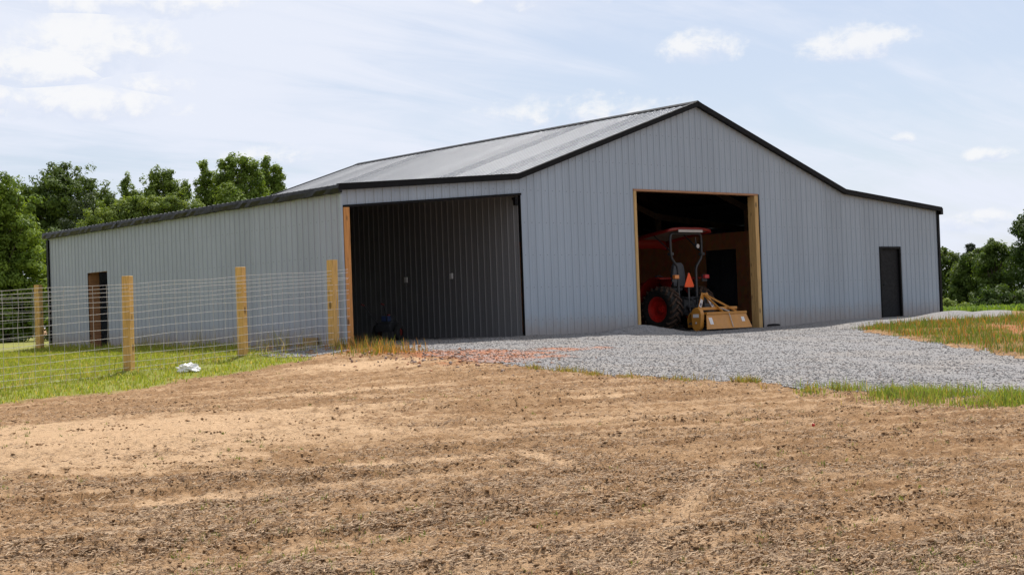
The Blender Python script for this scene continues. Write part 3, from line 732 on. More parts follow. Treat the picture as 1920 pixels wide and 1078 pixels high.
# roof planes
def roof_plane(name, p, q, y0=-0.10, y1=BL+0.10):
    p, q = Vector((p[0], 0, p[1])), Vector((q[0], 0, q[1])); d = (q-p); Ln = d.length; d.normalize()
    nrm = Vector((-d.z, 0, d.x)); nrm = nrm if nrm.z > 0 else -nrm
    o = sheet(name, m_roof, barn, (p.x, y0, p.z), (0, 1, 0), d, nrm, y1-y0, K(Ln), RIB=RIB2)
    return o
roof_plane('lean_to_roof', RL[0], RL[1]); r_l = roof_plane('main_roof', RL[1], RL[2])
r_r = roof_plane('main_roof', RL[3], RL[2]); roof_plane('lean_to_roof', RL[4], RL[3])
mb = MB()
for sgn in (-1, 1):
    xa, xb = BW/2, BW/2+sgn*0.20
    mb.add([(xa, -0.12, 5.93), (xa, BL+0.12, 5.93), (xb, BL+0.12, roofz(xb)+0.032), (xb, -0.12, roofz(xb)+0.032), (xb, -0.12, roofz(xb)+0.012), (xb, BL+0.12, roofz(xb)+0.012)], [(0, 1, 2, 3), (3, 2, 5, 4)])
mb.build('ridge_cap', m_black, r_l)
# rake trim, one bent strip per slope, front and rear
for y0, y1 in ((-0.135, -0.024), (BL+0.024, BL+0.135)):
    for (xa, za), (xb, zb) in zip(RL[:-1], RL[1:]):
        up_, dn = 0.028, -0.112
        mb = MB(); mb.prism([(xa, za+dn), (xb, zb+dn), (xb, zb+up_), (xa, za+up_)], 1, y0, y1)
        mb.build('rake_trim', m_black, barn, bevel=0.006)
# eave flashing: three lapped lengths, a little buckled
rnd = random.Random(3)
for i, (ya, yb) in enumerate(((-0.13, 5.3), (5.28, 10.6), (10.58, BL+0.13))):
    mb = MB(); N = 26; vs_ = []; off = 0.004*i
    for j in range(N+1):
        yy = ya+(yb-ya)*j/N; wv = rnd.uniform(-1, 1)*0.011; wz = rnd.uniform(-1, 1)*0.008
        vs_ += [(-0.125-off, yy, 3.375), (-0.145-off+wv, yy, 3.305), (-0.130-off-wv, yy, 3.215+wz), (-0.05, yy, 3.205+wz), (-0.05, yy, 3.375)]
    fs = [(j*5+k_, j*5+(k_+1) % 5, (j+1)*5+(k_+1) % 5, (j+1)*5+k_) for j in range(N) for k_ in range(5)] + [(0, 1, 2, 3, 4), tuple(N*5+k_ for k_ in (4, 3, 2, 1, 0))]
    mb.add(vs_, fs); mb.build('eave_flashing', m_eave, barn)
mb = MB(); mb.box((BW+0.03, -0.13, 3.14), (BW+0.14, BL+0.13, 3.335)); mb.build('eave_flashing', m_eave, barn)
# corner trims
def corner(x0, x1, y0, y1, z1, mat=m_black): return MB().box((x0, y0, G0), (x1, y1, z1)).build('corner_trim', mat, barn)
corner(BW-0.06, BW+0.045, -0.045, 0.06, 3.23)
corner(-0.055, 0.05, BL-0.07, BL+0.05, 3.17)
m_corner = simple('grey_corner_trim', (0.33, 0.385, 0.45), 0.45, var=0.06)
MB().box((-0.032, -0.03, G0), (0.018, 0.018, 3.18)).build('corner_trim', m_corner, barn)
# left bay: post, header strip, black jamb strip, track bracket
MB().box((0.035, -0.035, -0.3), (0.185, 0.115, 2.915)).build('bay_post', m_wood_or, barn, bevel=0.006, label='orange stained timber post at the left edge of the open bay')
mb = MB(); mb.prism([(0.03, 2.905), (BX1+0.03, BAYTOP(BX1)-0.02), (BX1+0.03, BAYTOP(BX1)+0.03), (0.03, 2.955)], 1, -0.034, 0.05); mb.build('bay_header', m_black, barn)
MB().box((BX1-0.012, -0.026, -0.3), (BX1+0.012, 0.02, BAYTOP(BX1)-0.02)).build('bay_jamb', m_black, barn)
MB().box((BX1-0.12, 0.02, 3.06), (BX1-0.05, 0.10, 3.20)).box((BX1-0.14, 0.0, 3.19), (BX1-0.04, 0.12, 3.24)).build('track_bracket', m_black, barn)
for yy, zz in ((2.58, 1.52), (4.47, 1.5)):
    mb = MB(); mb.box((LW-0.015, yy-0.055, zz-0.07), (LW+0.03, yy+0.055, zz+0.07)); mb.box((LW-0.021, yy-0.03, zz-0.045), (LW-0.015, yy+0.03, zz+0.045))
    mb.build('outlet_box', m_white, barn, bevel=0.004)
# centre door framing
MB().box((DX0-0.005, -0.03, -0.4), (DX0+0.085, 0.12, DZ-0.04)).build('door_jamb', m_wood_y, barn, bevel=0.005)
MB().box((DX1-0.15, -0.03, -0.4), (DX1-0.004, 0.135, DZ-0.04)).build('door_jamb', m_wood_y, barn, bevel=0.006)
MB().box((DX1-0.147, 0.14, -0.4), (DX1-0.06, 0.22, DZ-0.06)).build('door_stud', m_wood_y, barn, bevel=0.005)
MB().box((DX0-0.01, -0.03, DZ-0.036), (DX1+0.002, 0.14, DZ+0.012)).build('door_header', m_wood_x, barn)
MB().box((DX1+0.004, -0.034, -0.4), (DX1+0.035, -0.002, DZ)).build('door_edge_trim', m_black, barn)
# small door on the right
fr = MB(); fr.box((WX0-0.01, -0.035, -0.05), (WX0+0.06, 0.10, WZ+0.01)); fr.box((WX1-0.06, -0.035, -0.05), (WX1+0.01, 0.10, WZ+0.01)); fr.box((WX0+0.06, -0.034, WZ-0.06), (WX1-0.06, 0.10, WZ+0.012))
wd_ = MB().box((WX0+0.062, 0.035, 0.0), (WX1-0.062, 0.08, WZ-0.064)).build('walk_door', m_door, barn)
fr.build('door_frame', m_black, wd_, bevel=0.004)
MB().box((WX0-0.01, -0.10, -0.06), (WX1+0.01, 0.034, -0.004)).build('threshold', m_steel, wd_)
mb = MB(); mb.tube([(WX0+0.13, 0.034, 0.98), (WX0+0.13, -0.02, 0.98)], 0.018, 10); mb.tube([(WX0+0.13, -0.02, 0.98), (WX0+0.24, -0.025, 0.98)], 0.011, 8); mb.build('door_handle', m_black, wd_)
# doorway in the side wall, deep wooden reveal
MB().box((0.03, SY1-0.002, -0.2), (0.34, SY1+0.04, SZ)).build('doorway_reveal', m_wood_x, barn)
MB().box((0.03, SY0-0.04, -0.2), (0.17, SY0+0.002, SZ)).build('doorway_reveal', m_wood_or, barn)
MB().box((0.03, SY0+0.003, SZ-0.002), (0.17, SY1-0.003, SZ+0.04)).build('doorway_head', m_wood_or, barn)
# strand board room inside
def board(lo, hi): return MB().box(lo, hi).build('strand_board_wall', m_osb, barn)
PX = BW-LW
board((PX-0.012, 0.30, -0.2), (PX, 4.10, 2.82)); board((PX-0.012, 4.101, 2.30), (PX, 5.35, 2.82)); board((PX-0.012, 5.351, -0.2), (PX, 9.6, 2.82))
board((13.2, 9.601, -0.2), (PX, 9.62, 2.82)); board((9.0, 9.602, -0.2), (13.19, 9.62, 2.82))
# frame inside: posts, rafters, purlins
for yy in (3.7, 7.5, 11.3):
    for x_ in (LW+0.17, PX+0.12):
        MB().box((x_-0.07, yy-0.07, -0.3), (x_+0.07, yy+0.07, 3.66)).build('frame_post', m_wood_dk, barn)
    for (xa, za), (xb, zb) in zip(RL[:-1], RL[1:]):
        e0 = 0.2 if xa < 0 else 0.0; e1 = 0.2 if xb > BW else 0.0
        t0 = za+(zb-za)*e0/(xb-xa); t1 = zb-(zb-za)*e1/(xb-xa)
        mb = MB(); mb.prism([(xa+e0, t0-0.30), (xb-e1, t1-0.30), (xb-e1, t1-0.10), (xa+e0, t0-0.10)], 1, yy-0.03, yy+0.03); mb.build('rafter', m_wood_dk, barn)
for x_ in (1.2, 2.5, 3.8, 6.5, 8.2, 9.9, 12.4, 14.1, 15.8):
    MB().box((x_-0.02, 0.1, roofz(x_)-0.095), (x_+0.02, BL-0.1, roofz(x_)-0.03)).build('purlin', m_wood_dk, barn)

# ------------------------------------------------------------------ fences
def fence_wire(mb, mv, p, q, zb, zt, rows, step, g, r=0.0042):
    p, q = np.array(p), np.array(q); Ln = np.hypot(*(q-p)); d = (q-p)/Ln
    rws = np.cumsum([0]+rows[::-1]); rws = rws/rws[-1]
    nseg = int(Ln/0.9)+1
    for fz in rws:
        pts = []
        for i in range(nseg+1):
            t = i/nseg; xy = p+d*Ln*t; b0 = zb[0]+(zb[1]-zb[0])*t; t0 = zt[0]+(zt[1]-zt[0])*t
            pts.append((xy[0]+g.normal(0, .006), xy[1]+g.normal(0, .014), b0+(t0-b0)*fz+g.normal(0, .011)))
        mb.tube(pts, r, 4, caps=False)
    s = 0.12
    while s < Ln:
        t = s/Ln; xy = p+d*s; b0 = zb[0]+(zb[1]-zb[0])*t; t0 = zt[0]+(zt[1]-zt[0])*t
        pts = [(xy[0]+g.normal(0, .006)+0.002, xy[1]-0.004+g.normal(0, .006), b0+(t0-b0)*fz) for fz in np.linspace(0, 1, 6)]
        mv.tube(pts, r*0.8, 4, caps=False); s += step
ROWS = [7, 7, 7, 8, 9, 10, 13, 15, 16, 16, 14, 12, 10, 9]
g = np.random.default_rng(77)
fence = empty('wire_fence', (-5.25, -0.90, -0.3), 'woven wire fence on square yellow posts running left from the barn corner', 'fence')
FO = Vector(fence.location)
def post(name, x, y, z0, z1, parent, wd=0.15, lean=(0, 0), rz=0.0, off=FO):
    mb = MB(); h = wd/2; ca, sa2 = math.cos(rz), math.sin(rz); vs_ = []
    for z_, (lx, ly) in ((z0-0.4, (0, 0)), (z1, lean)):
        for sx, sy in ((-h, -h), (h, -h), (h, h), (-h, h)):
            vs_.append((sx*ca-sy*sa2+x+lx-off.x, sx*sa2+sy*ca+y+ly-off.y, z_-off.z))
    mb.add(vs_, [(0,3,2,1),(4,5,6,7),(0,1,5,4),(1,2,6,5),(2,3,7,6),(3,0,4,7)])
    return mb.build(name, m_post, parent, bevel=0.008)
LD = (-0.9878, -0.1549)
post('fence_post', -0.40, -0.15, -0.1, 1.80, fence, 0.165, (0.03, 0), 0.35)
post('fence_post', -2.71, -0.50, -0.13, 1.65, fence, 0.15, (0.0, 0.0), 0.5)
post('fence_post', -5.255, -0.90, -0.30, 1.49, fence, 0.15, (0.02, 0), 0.62)
post('fence_post', -7.95, -1.33, -0.40, 1.40, fence, 0.15, (0, 0), 0.5)
post('fence_post', -10.6, -1.74, -0.50, 1.30, fence, 0.15, (0, 0), 0.5)
mb = MB(); mv = MB()
fence_wire(mb, mv, (-5.25, -1.0), (0.02, -0.16), (-0.24, -0.02), (1.345, 1.60), ROWS, 0.285, g)
fence_wire(mb, mv, (-14, -2.36), (-5.25, -1.0), (-0.62, -0.24), (1.05, 1.345), ROWS, 0.285, g)
for q, nm, mt in ((mb, 'line_wires', m_wire), (mv, 'stay_wires', m_stay)):
    q.v = [(a-FO.x, b-FO.y, c-FO.z) for a, b, c in q.v]; q.build(nm, mt, fence)['kind'] = 'stuff'
# back fence from the far corner of the barn
fence2 = empty('wire_fence', (-0.58, 14.95, 0.0), 'back wire fence starting at the far left corner of the barn', 'fence')
FO2 = Vector(fence2.location)
post('fence_post', -0.58, 14.95, 0.0, 1.85, fence2, 0.17, (0, 0), 0.5, FO2)
for kx in range(1, 4): post('fence_post', -0.58-2.9*kx, 14.95+0.15*kx, 0.0-0.05*kx, 1.80-0.05*kx, fence2, 0.15, (0, 0), 0.5, FO2)
mb = MB(); mv = MB(); fence_wire(mb, mv, (-12, 15.55), (-0.05, 14.88), (-0.3, 0.02), (1.35, 1.62), ROWS, 0.285, g, 0.004)
for q, nm, mt in ((mb, 'line_wires', m_wire), (mv, 'stay_wires', m_stay)):
    q.v = [(a-FO2.x, b-FO2.y, c-FO2.z) for a, b, c in q.v]; q.build(nm, mt, fence2)['kind'] = 'stuff'

# ------------------------------------------------------------------ small things
def blob(name, loc, scl, mat, seed, sub=3, amp=0.35, freq=2.5, rz=0.0):
    bm = bmesh.new(); bmesh.ops.create_icosphere(bm, subdivisions=sub, radius=1.0)
    from mathutils import noise as mn
    for v in bm.verts:
        k_ = 1+amp*(mn.noise(v.co*freq+Vector((seed, 0, 0)))+0.6*abs(mn.noise(v.co*freq*2.4+Vector((0, seed, 0)))))
        v.co = Vector((v.co.x*scl[0], v.co.y*scl[1], max(v.co.z, -0.35)*scl[2]))*k_
    me = bpy.data.meshes.new(name); bm.to_mesh(me); bm.free(); me.materials.append(mat)
    o = bpy.data.objects.new(name, me); COL.objects.link(o); o.location = loc; o.rotation_euler = (0, 0, rz); return o
m_bag = simple('crumpled_white_plastic', (0.78, 0.78, 0.78), 0.4, var=0.08)
tz = float(terrain(np.array(-4.62), np.array(-1.95)))
setp(blob('plastic_bag', (-4.62, -1.95, tz+0.06), (0.15, 0.085, 0.085), m_bag, 4.2, 4, 0.75, 2.2, -0.6), 'crumpled white plastic bag lying in the grass in front of the fence', 'bag')
m_red = simple('red_plastic', (0.45, 0.02, 0.02), 0.5)
tz = float(terrain(np.array(-5.03), np.array(-15.81)))
rc = MB(); rc.lathe([(-0.02, 0.0), (-0.02, 0.028), (0.012, 0.03), (0.02, 0.02), (0.02, 0.0)], (0, 0, 0.03), 0, 14); rc.box((-0.022, -0.004, 0.03), (-0.02, 0.004, 0.045))
o = rc.build('red_litter', m_red, smooth=True); o.location = (-5.03, -15.81, tz+0.015); o.scale = (0.5, 0.5, 0.5); setp(o, 'tiny red plastic scrap lying alone on the tilled field', 'litter')
mb = MB()
mb.box((-0.085, 1.0, 0.02), (-0.03, 1.56, 0.115)); mb.box((-0.080, 1.01, 0.116), (-0.035, 1.55, 0.19))
o = mb.build('plank', m_plank, bevel=0.004); setp(o, 'short brown boards stacked against the foot of the grey side wall', 'plank')
mb = MB(); mb.lathe([(0.0, 0.0), (0.0, 0.20), (0.03, 0.21), (0.06, 0.17), (0.075, 0.0)], (0, 0, 0), 2, 18)
o = mb.build('rubber_mat', m_black, smooth=True); o.location = (13.72, -0.26, -0.06); o.scale = (1.2, 0.6, 0.9); setp(o, 'black rubber pad lying at the foot of the right door post', 'pad')

# dark walk-behind machine deep in the left bay
m_dk = simple('dark_grey_paint', (0.03, 0.032, 0.036), 0.45)
m_rub = simple('tyre_rubber', (0.018, 0.018, 0.019), 0.85, bump=0.3, bscale=40)
m_dred = simple('dull_red_paint', (0.14, 0.015, 0.012), 0.5)
m_blue = simple('blue_plastic', (0.02, 0.04, 0.11), 0.5)
mach = empty('garden_machine', (3.15, 2.9, 0.0), 'dark walk-behind garden machine with two wheels standing inside the left bay', 'machine', rz=0.5)
mb = MB(); mb.prism([(-0.28, 0.22), (0.30, 0.22), (0.34, 0.36), (0.20, 0.44), (-0.22, 0.46), (-0.32, 0.36)], 1, -0.2, 0.2); mb.build('body', m_dk, mach, bevel=0.02)
mb = MB(); mb.lathe([(0.46, 0.0), (0.46, 0.13), (0.56, 0.14), (0.60, 0.10), (0.60, 0.0)], (0.05, 0, 0), 2, 20); mb.build('engine', m_dk, mach, smooth=True)
MB().box((-0.16, -0.1, 0.465), (-0.02, 0.1, 0.60)).build('fuel_tank', m_blue, mach, bevel=0.02)
mb = MB(); mb.lathe([(0.60, 0.0), (0.60, 0.045), (0.635, 0.045), (0.64, 0.0)], (0.05, 0, 0), 2, 14); mb.build('recoil_cap', m_dred, mach)
for s_ in (-1, 1):
    mb = MB(); mb.lathe([(-0.06, 0.09), (-0.055, 0.17), (-0.03, 0.20), (0.03, 0.20), (0.055, 0.17), (0.06, 0.09)], (0.0, s_*0.29, 0.2), 1, 24)
    wh = mb.build('wheel', m_rub, mach, smooth=True)
    mb = MB(); mb.lathe([(-0.03, 0.0), (-0.04, 0.09), (0.04, 0.09), (0.03, 0.0)], (0.0, s_*0.29, 0.2), 1, 18); mb.build('rim', m_dred, wh)
    mb = MB(); mb.tube([(-0.25, s_*0.12, 0.40), (-0.5, s_*0.2, 0.62), (-0.72, s_*0.26, 0.86), (-0.82, s_*0.26, 0.88)], 0.014, 8); hb = mb.build('handlebar', m_dk, mach)
    mb = MB(); mb.tube([(-0.72, s_*0.26, 0.862), (-0.84, s_*0.26, 0.886)], 0.02, 8); mb.build('grip', m_dred, hb)

# ------------------------------------------------------------------ tractor
m_or = simple('orange_red_paint', (0.22, 0.011, 0.006), 0.42, var=0.10, scale=3, coat=0.1)
m_rim = simple('red_rim_paint', (0.46, 0.015, 0.010), 0.45, var=0.2, bump=0.1)
m_tyre = simple('dusty_tyre', (0.014, 0.013, 0.012), 0.9, var=0.45, bump=0.3, bscale=50)
m_lug = simple('clay_dusted_lugs', (0.060, 0.033, 0.021), 0.95, var=0.5, scale=9)
m_iron = simple('dark_cast_iron', (0.04, 0.042, 0.046), 0.55, var=0.3)
m_bar = simple('black_roll_bar', (0.035, 0.036, 0.042), 0.35, var=0.15)
m_seat = simple('grey_seat_vinyl', (0.07, 0.077, 0.09), 0.55, var=0.1)
m_liner = simple('tan_canopy_liner', (0.17, 0.13, 0.105), 0.7, var=0.1)
m_lgrey = simple('light_grey_metal', (0.5, 0.47, 0.45), 0.45, var=0.08)
m_smv, n, b = new_mat('fluorescent_orange')
b.inputs['Base Color'].default_value = (1.0, 0.12, 0.025, 1); b.inputs['Roughness'].default_value = 0.6
n.put(b.inputs['Emission Color'], (1.0, 0.10, 0.02, 1)); b.inputs['Emission Strength'].default_value = 0.0
m_amber = simple('amber_lens', (0.75, 0.25, 0.05), 0.25, var=0.05)
m_rlens = simple('red_lens', (0.55, 0.05, 0.05), 0.25, var=0.05)

TR = empty('tractor', (11.80, 1.42, -0.115), 'orange red tractor with canopy parked tail out in the centre doorway', 'tractor')
def wheel(name, sx, y, R, rimR, W, parent, lugs):
    """sx: signed x of the centre plane; outer side away from the centre line"""
    o_ = 1 if sx > 0 else -1; h = W/2; c = (sx, y, R)
    P = lambda pr: [(o_*t, r) for t, r in pr]
    hub = MB(); hub.lathe(P([(-0.02, 0.0), (-0.02, rimR*0.62), (0.01, rimR*0.60), (0.02, rimR*0.38), (h*0.30, rimR*0.34), (h*0.36, rimR*0.26), (h*0.36, rimR*0.12), (h*0.60, rimR*0.10), (h*0.60, 0.0)]), c, 0, 36)
    for k in range(8):
        a = 2*math.pi*k/8; q = (sx+o_*h*0.37, y+rimR*0.19*math.cos(a), R+rimR*0.19*math.sin(a))
        hub.tube([q, (q[0]+o_*0.02, q[1], q[2])], 0.014, 6)
    w_ = hub.build(name, m_rim, parent, smooth=True)
    rim = MB(); rim.lathe(P([(-h*0.8, rimR*0.98), (-h*0.7, rimR*0.88), (0, rimR*0.80), (0.0, rimR*0.60), (0.015, rimR*0.60), (0.02, rimR*0.78), (h*0.62, rimR*0.86), (h*0.72, rimR*0.96), (h*0.80, rimR*1.03)]), c, 0, 44)
    rim.build('rim', m_rim, w_, smooth=True)
    T = R-0.045
    ty = MB(); ty.lathe(P([(-h*0.80, rimR), (-h*0.98, rimR+(T-rimR)*0.35), (-h, rimR+(T-rimR)*0.6), (-h*0.9, T-0.02), (-h*0.6, T), (h*0.6, T), (h*0.9, T-0.02), (h, rimR+(T-rimR)*0.6), (h*0.98, rimR+(T-rimR)*0.35), (h*0.80, rimR)]), c, 0, 56)
    ty.build('tyre', m_tyre, w_, smooth=True)
    lg = MB()
    for k in range(lugs):
        for sd_ in (-1, 1):
            a0 = 2*math.pi*(k+(0.5 if sd_ > 0 else 0))/lugs; pts = []
            for t, da, rr in ((-0.06, 0.0, R-0.025), (0.45, 0.13, R-0.022), (0.93, 0.30, R-0.045), (1.0, 0.33, R-0.11)):
                a = a0+da; pts.append(Vector((sx+sd_*h*t, y+rr*math.cos(a), R+rr*math.sin(a))))
            am = a0+0.15; rad_ = Vector((0, math.cos(am), math.sin(am)))
            for p, q in zip(pts[:-1], pts[1:]): lg.bar(p, q, 0.05*R/0.6, 0.05, rad_)
    lg.build('tread_lugs', m_lug, w_)
    return w_
for s_ in (-1, 1):
    wheel('rear_wheel', s_*0.68, 0.0, 0.62, 0.345, 0.42, TR, 19)
    wheel('front_wheel', s_*0.66, 1.95, 0.42, 0.225, 0.29, TR, 16)
mb = MB(); mb.box((-0.17, -0.36, 0.44), (0.17, 2.25, 0.74)); mb.box((-0.24, -0.42, 0.50), (0.24, 0.15, 0.92)); mb.tube([(-0.62, 0, 0.62), (0.62, 0, 0.62)], 0.12, 16); mb.tube([(-0.6, 1.95, 0.42), (0.6, 1.95, 0.42)], 0.075, 12)
mb.lathe([(-0.52, 0.0), (-0.52, 0.05), (-0.42, 0.06), (-0.42, 0.12)], (0, 0, 0.62), 1, 16)
mb.build('chassis', m_iron, TR, bevel=0.02)
mb = MB(); mb.prism([(0.80, 0.78), (2.40, 0.74), (2.50, 0.98), (2.36, 1.24), (0.80, 1.40)], 0, -0.29, 0.29); hood = mb.build('hood', m_or, TR, bevel=0.05)
mb = MB(); mb.box((-0.2, 2.44, 0.78), (0.2, 2.505, 1.0)); mb.build('grille', m_bar, hood)
mb = MB(); mb.box((-0.55, -0.05, 0.66), (0.55, 0.85, 0.70)); mb.build('platform', m_iron, TR)
for s_ in (-1, 1):
    arc = [(0.73*math.cos(a), 0.62+0.86*math.sin(a)) for a in np.linspace(math.radians(14), math.radians(106), 20)]
    arc2 = [(0.70*math.cos(a), 0.62+0.83*math.sin(a)) for a in np.linspace(math.radians(106), math.radians(14), 20)]
    x0, x1 = sorted((s_*0.40, s_*0.93))
    mb = MB(); mb.prism(arc+arc2, 0, x0, x1)
    x0, x1 = sorted((s_*0.37, s_*0.40)); mb.prism(arc+[(0.3, 0.62), (-0.3, 0.62)], 0, x0, x1)
    mb.build('fender', m_or, TR, bevel=0.006)
    mb = MB(); mb.box((s_*0.60-0.085, -0.53, 1.42), (s_*0.60+0.085, -0.44, 1.52))
    tl = mb.build('tail_light', m_amber if s_ < 0 else m_rlens, TR, bevel=0.012, label='amber tail light' if s_ < 0 else 'red tail light')
    mb = MB(); mb.box((s_*0.60-0.095, -0.44, 1.34), (s_*0.60+0.095, -0.40, 1.53)); mb.build('lamp_bracket', m_bar, tl)
    # hitch
    mb = MB(); mb.bar((s_*0.27, -0.36, 0.48), (s_*0.36, -1.02, 0.40), 0.03, 0.06); mb.build('lower_link', m_iron, TR)
    mb = MB(); mb.bar((s_*0.2, -0.30, 0.92), (s_*0.30, -0.66, 0.86), 0.04, 0.06); mb.tube([(s_*0.30, -0.64, 0.86), (s_*0.33, -0.72, 0.46)], 0.02, 8); mb.build('lift_arm', m_iron, TR)
for hx, hy in ((-0.12, 0.06), (-0.05, -0.05), (0.10, 0.08)):
    mb = MB(); mb.tube([(hx, -0.40, 0.84), (hx+0.02, -0.52, 0.90), (hx+0.05+hy, -0.62, 0.78), (hx+0.08+hy, -0.60, 0.58), (hx+hy, -0.44, 0.50)], 0.011, 6); mb.build('hydraulic_hose', m_bar, TR, smooth=True)
MB().box((-0.19, -0.52, 0.64), (0.19, -0.42, 0.70)).box((-0.05, -0.56, 0.56), (0.05, -0.42, 0.63)).build('drawbar', m_iron, TR, bevel=0.01)
mb = MB(); mb.tube([(0, -0.42, 0.86), (0, -0.94, 0.93)], 0.024, 8); mb.build('top_link', m_iron, TR)
sb = MB().box((-0.24, 0.04, 1.10), (0.24, 0.52, 1.22)).build('seat', m_seat, TR, bevel=0.04)
mb = MB(); pr = [(-0.23, 1.22), (0.23, 1.22), (0.25, 1.52), (0.20, 1.78), (0.12, 1.87), (-0.12, 1.87), (-0.20, 1.78), (-0.25, 1.52)]
mb.prism(pr, 1, -0.06, 0.06); mb.build('backrest', m_seat, sb, bevel=0.03)
mb = MB(); mb.box((-0.16, 0.1, 0.74), (0.16, 0.46, 1.10)); mb.build('seat_mount', m_iron, sb)
cowl = MB(); cowl.prism([(0.72, 0.72), (0.95, 0.72), (0.95, 1.42), (0.70, 1.30)], 0, -0.24, 0.24); cw = cowl.build('dashboard', m_iron, TR, bevel=0.03)
mb = MB(); ring = [Vector((0.19*math.cos(a), 0.62+0.13*math.sin(a), 1.42+0.14*math.sin(a)*0.9)) for a in np.linspace(0, 2*math.pi, 25)]
mb.tube(ring, 0.016, 8, caps=False); mb.tube([(0, 0.62, 1.42), (0, 0.75, 1.30)], 0.02, 8)
for k in (0, 8, 16): mb.tube([(0, 0.62, 1.42), ring[k]], 0.010, 6)
mb.build('steering_wheel', m_bar, TR, smooth=True)
mb = MB()
L_ = [(-0.36, -0.34, 0.60), (-0.36, -0.34, 1.66), (-0.39, -0.34, 1.76), (-0.58, -0.34, 1.97), (-0.615, -0.34, 2.08), (-0.62, -0.34, 2.50), (-0.60, -0.34, 2.60), (-0.52, -0.34, 2.645), (0.52, -0.34, 2.645)]
R_ = [(-x_, y_, z_) for x_, y_, z_ in L_[:-2]][::-1]
mb.tube(L_+R_, 0.036, 10)
rops = mb.build('roll_bar', m_bar, TR, smooth=True)
for s_ in (-1, 1): MB().box((s_*0.615-0.06, -0.40, 2.05), (s_*0.615+0.06, -0.28, 2.13)).build('hinge_block', m_iron, rops, bevel=0.01)
# slow vehicle triangle
mb = MB(); t0 = 0.185; mb.prism([(-t0, 1.22), (t0, 1.22), (t0-0.02, 1.195), (-t0+0.02, 1.195)], 1, -0.405, -0.397); mb.prism([(-t0, 1.22), (t0, 1.22), (0.022, 1.57), (-0.022, 1.57)], 1, -0.41, -0.395)
tri_ = mb.build('warning_triangle', m_smv, TR)
mb = MB(); mb.prism([(-t0-0.01, 1.188), (t0+0.01, 1.188), (0.03, 1.58), (-0.03, 1.58)], 1, -0.394, -0.39); mb.box((-0.03, -0.39, 0.9), (0.03, -0.36, 1.3)); mb.build('triangle_bracket', m_bar, tri_)
# canopy: arched shell with turned-down edges, tan underside
mb = MB(); NX, NY = 12, 10; vs_ = []
def cz_(u, v): return 2.80 - 0.05*(2*u-1)**4 - 0.14*v - 0.05*v**4
for j in range(NY+1):
    for i in range(NX+1):
        u, v = i/NX, j/NY; vs_.append(((u-.5)*(1.66-0.26*v*v), -0.50+1.55*v, cz_(u, v)))
fs = [(j*(NX+1)+i, j*(NX+1)+i+1, (j+1)*(NX+1)+i+1, (j+1)*(NX+1)+i) for j in range(NY) for i in range(NX)]
rimi = [i for i in range(NX+1)]+[(j*(NX+1)+NX) for j in range(1, NY+1)]+[NY*(NX+1)+i for i in range(NX-1, -1, -1)]+[j*(NX+1) for j in range(NY-1, 0, -1)]
k0 = len(vs_)
for q in rimi:
    x_, y_, z_ = vs_[q]; fr_ = (y_+0.5)/1.55
    vs_.append((x_*1.035, (y_+0.02 if y_ > 0.9 else y_), z_-(0.08+0.17*(fr_ > 0.98)+0.05*fr_)))
m_ = len(rimi); fs += [(rimi[i], rimi[(i+1) % m_], k0+(i+1) % m_, k0+i) for i in range(m_)]
mb.add(vs_, fs); can = mb.build('canopy', m_or, TR, smooth=True)
sol = can.modifiers.new('thick', 'SOLIDIFY'); sol.thickness = 0.012
mb = MB(); vs2 = [(x_*0.93, y_*0.95+0.02, z_-0.05) for x_, y_, z_ in vs_[:k0]]; mb.add(vs2, fs[:NX*NY]); mb.build('canopy_liner', m_liner, can)
MB().box((-0.48, -0.535, 2.665), (0.48, -0.505, 2.735)).build('lit_bar_strip', m_lgrey, can, bevel=0.008)  # pale strip stands in for light caught on the roll bar's cross tube
for s_ in (-1, 1): MB().tube([(s_*0.60, -0.34, 2.15), (s_*0.62, 0.30, 2.66)], 0.018, 6).build('canopy_strut', m_bar, can)
mb = MB(); mb.lathe([(0.0, 0.0), (0.0, 0.06), (0.05, 0.075), (0.06, 0.0)], (0.36, -0.44, 2.30), 1, 14); mb.tube([(0.36, -0.38, 2.36), (0.36, -0.36, 2.54)], 0.014, 6); wl = mb.build('work_lamp', m_bar, TR)
mb = MB(); mb.lathe([(-0.006, 0.0), (-0.006, 0.058), (0.0, 0.06)], (0.36, -0.445, 2.30), 1, 14); mb.build('lens', m_lgrey, wl)
for x_, z_ in ((0.16, 1.24), (0.22, 1.28), (0.28, 1.2)):
    mb = MB(); mb.tube([(x_, 0.2, 0.95), (x_+0.03, 0.12, z_)], 0.009, 6); mb.lathe([(-0.03, 0.0), (-0.02, 0.022), (0.02, 0.024), (0.03, 0.0)], (x_+0.03, 0.12, z_+0.02), 2, 10); mb.build('lever', m_bar, TR)

# ------------------------------------------------------------------ rotary tiller on the hitch
m_och = simple('ochre_paint', (0.50, 0.215, 0.032), 0.42, var=0.12, scale=4)
m_dec = simple('white_sticker', (0.72, 0.70, 0.70), 0.5, var=0.03)
m_decd = simple('grey_sticker_print', (0.16, 0.15, 0.18), 0.5, var=0.3)
TI = empty('rotary_tiller', (11.80, 0.02, -0.10), 'ochre yellow rotary tiller hitched behind the tractor on the gravel', 'tiller')
mb = MB(); mb.add([(-0.69,-0.19,0.445),(0.88,-0.19,0.445),(0.95,-0.345,0.05),(-0.86,-0.345,0.05),(-0.69,-0.175,0.44),(0.88,-0.175,0.44),(0.95,-0.33,0.045),(-0.86,-0.33,0.045)],[(0,1,2,3),(4,7,6,5),(0,4,5,1),(1,5,6,2),(2,6,7,3),(3,7,4,0)]); mb.box((-0.70, -0.215, 0.425), (0.90, -0.15, 0.49))
shd = mb.build('rear_shield', m_och, TI, bevel=0.004)
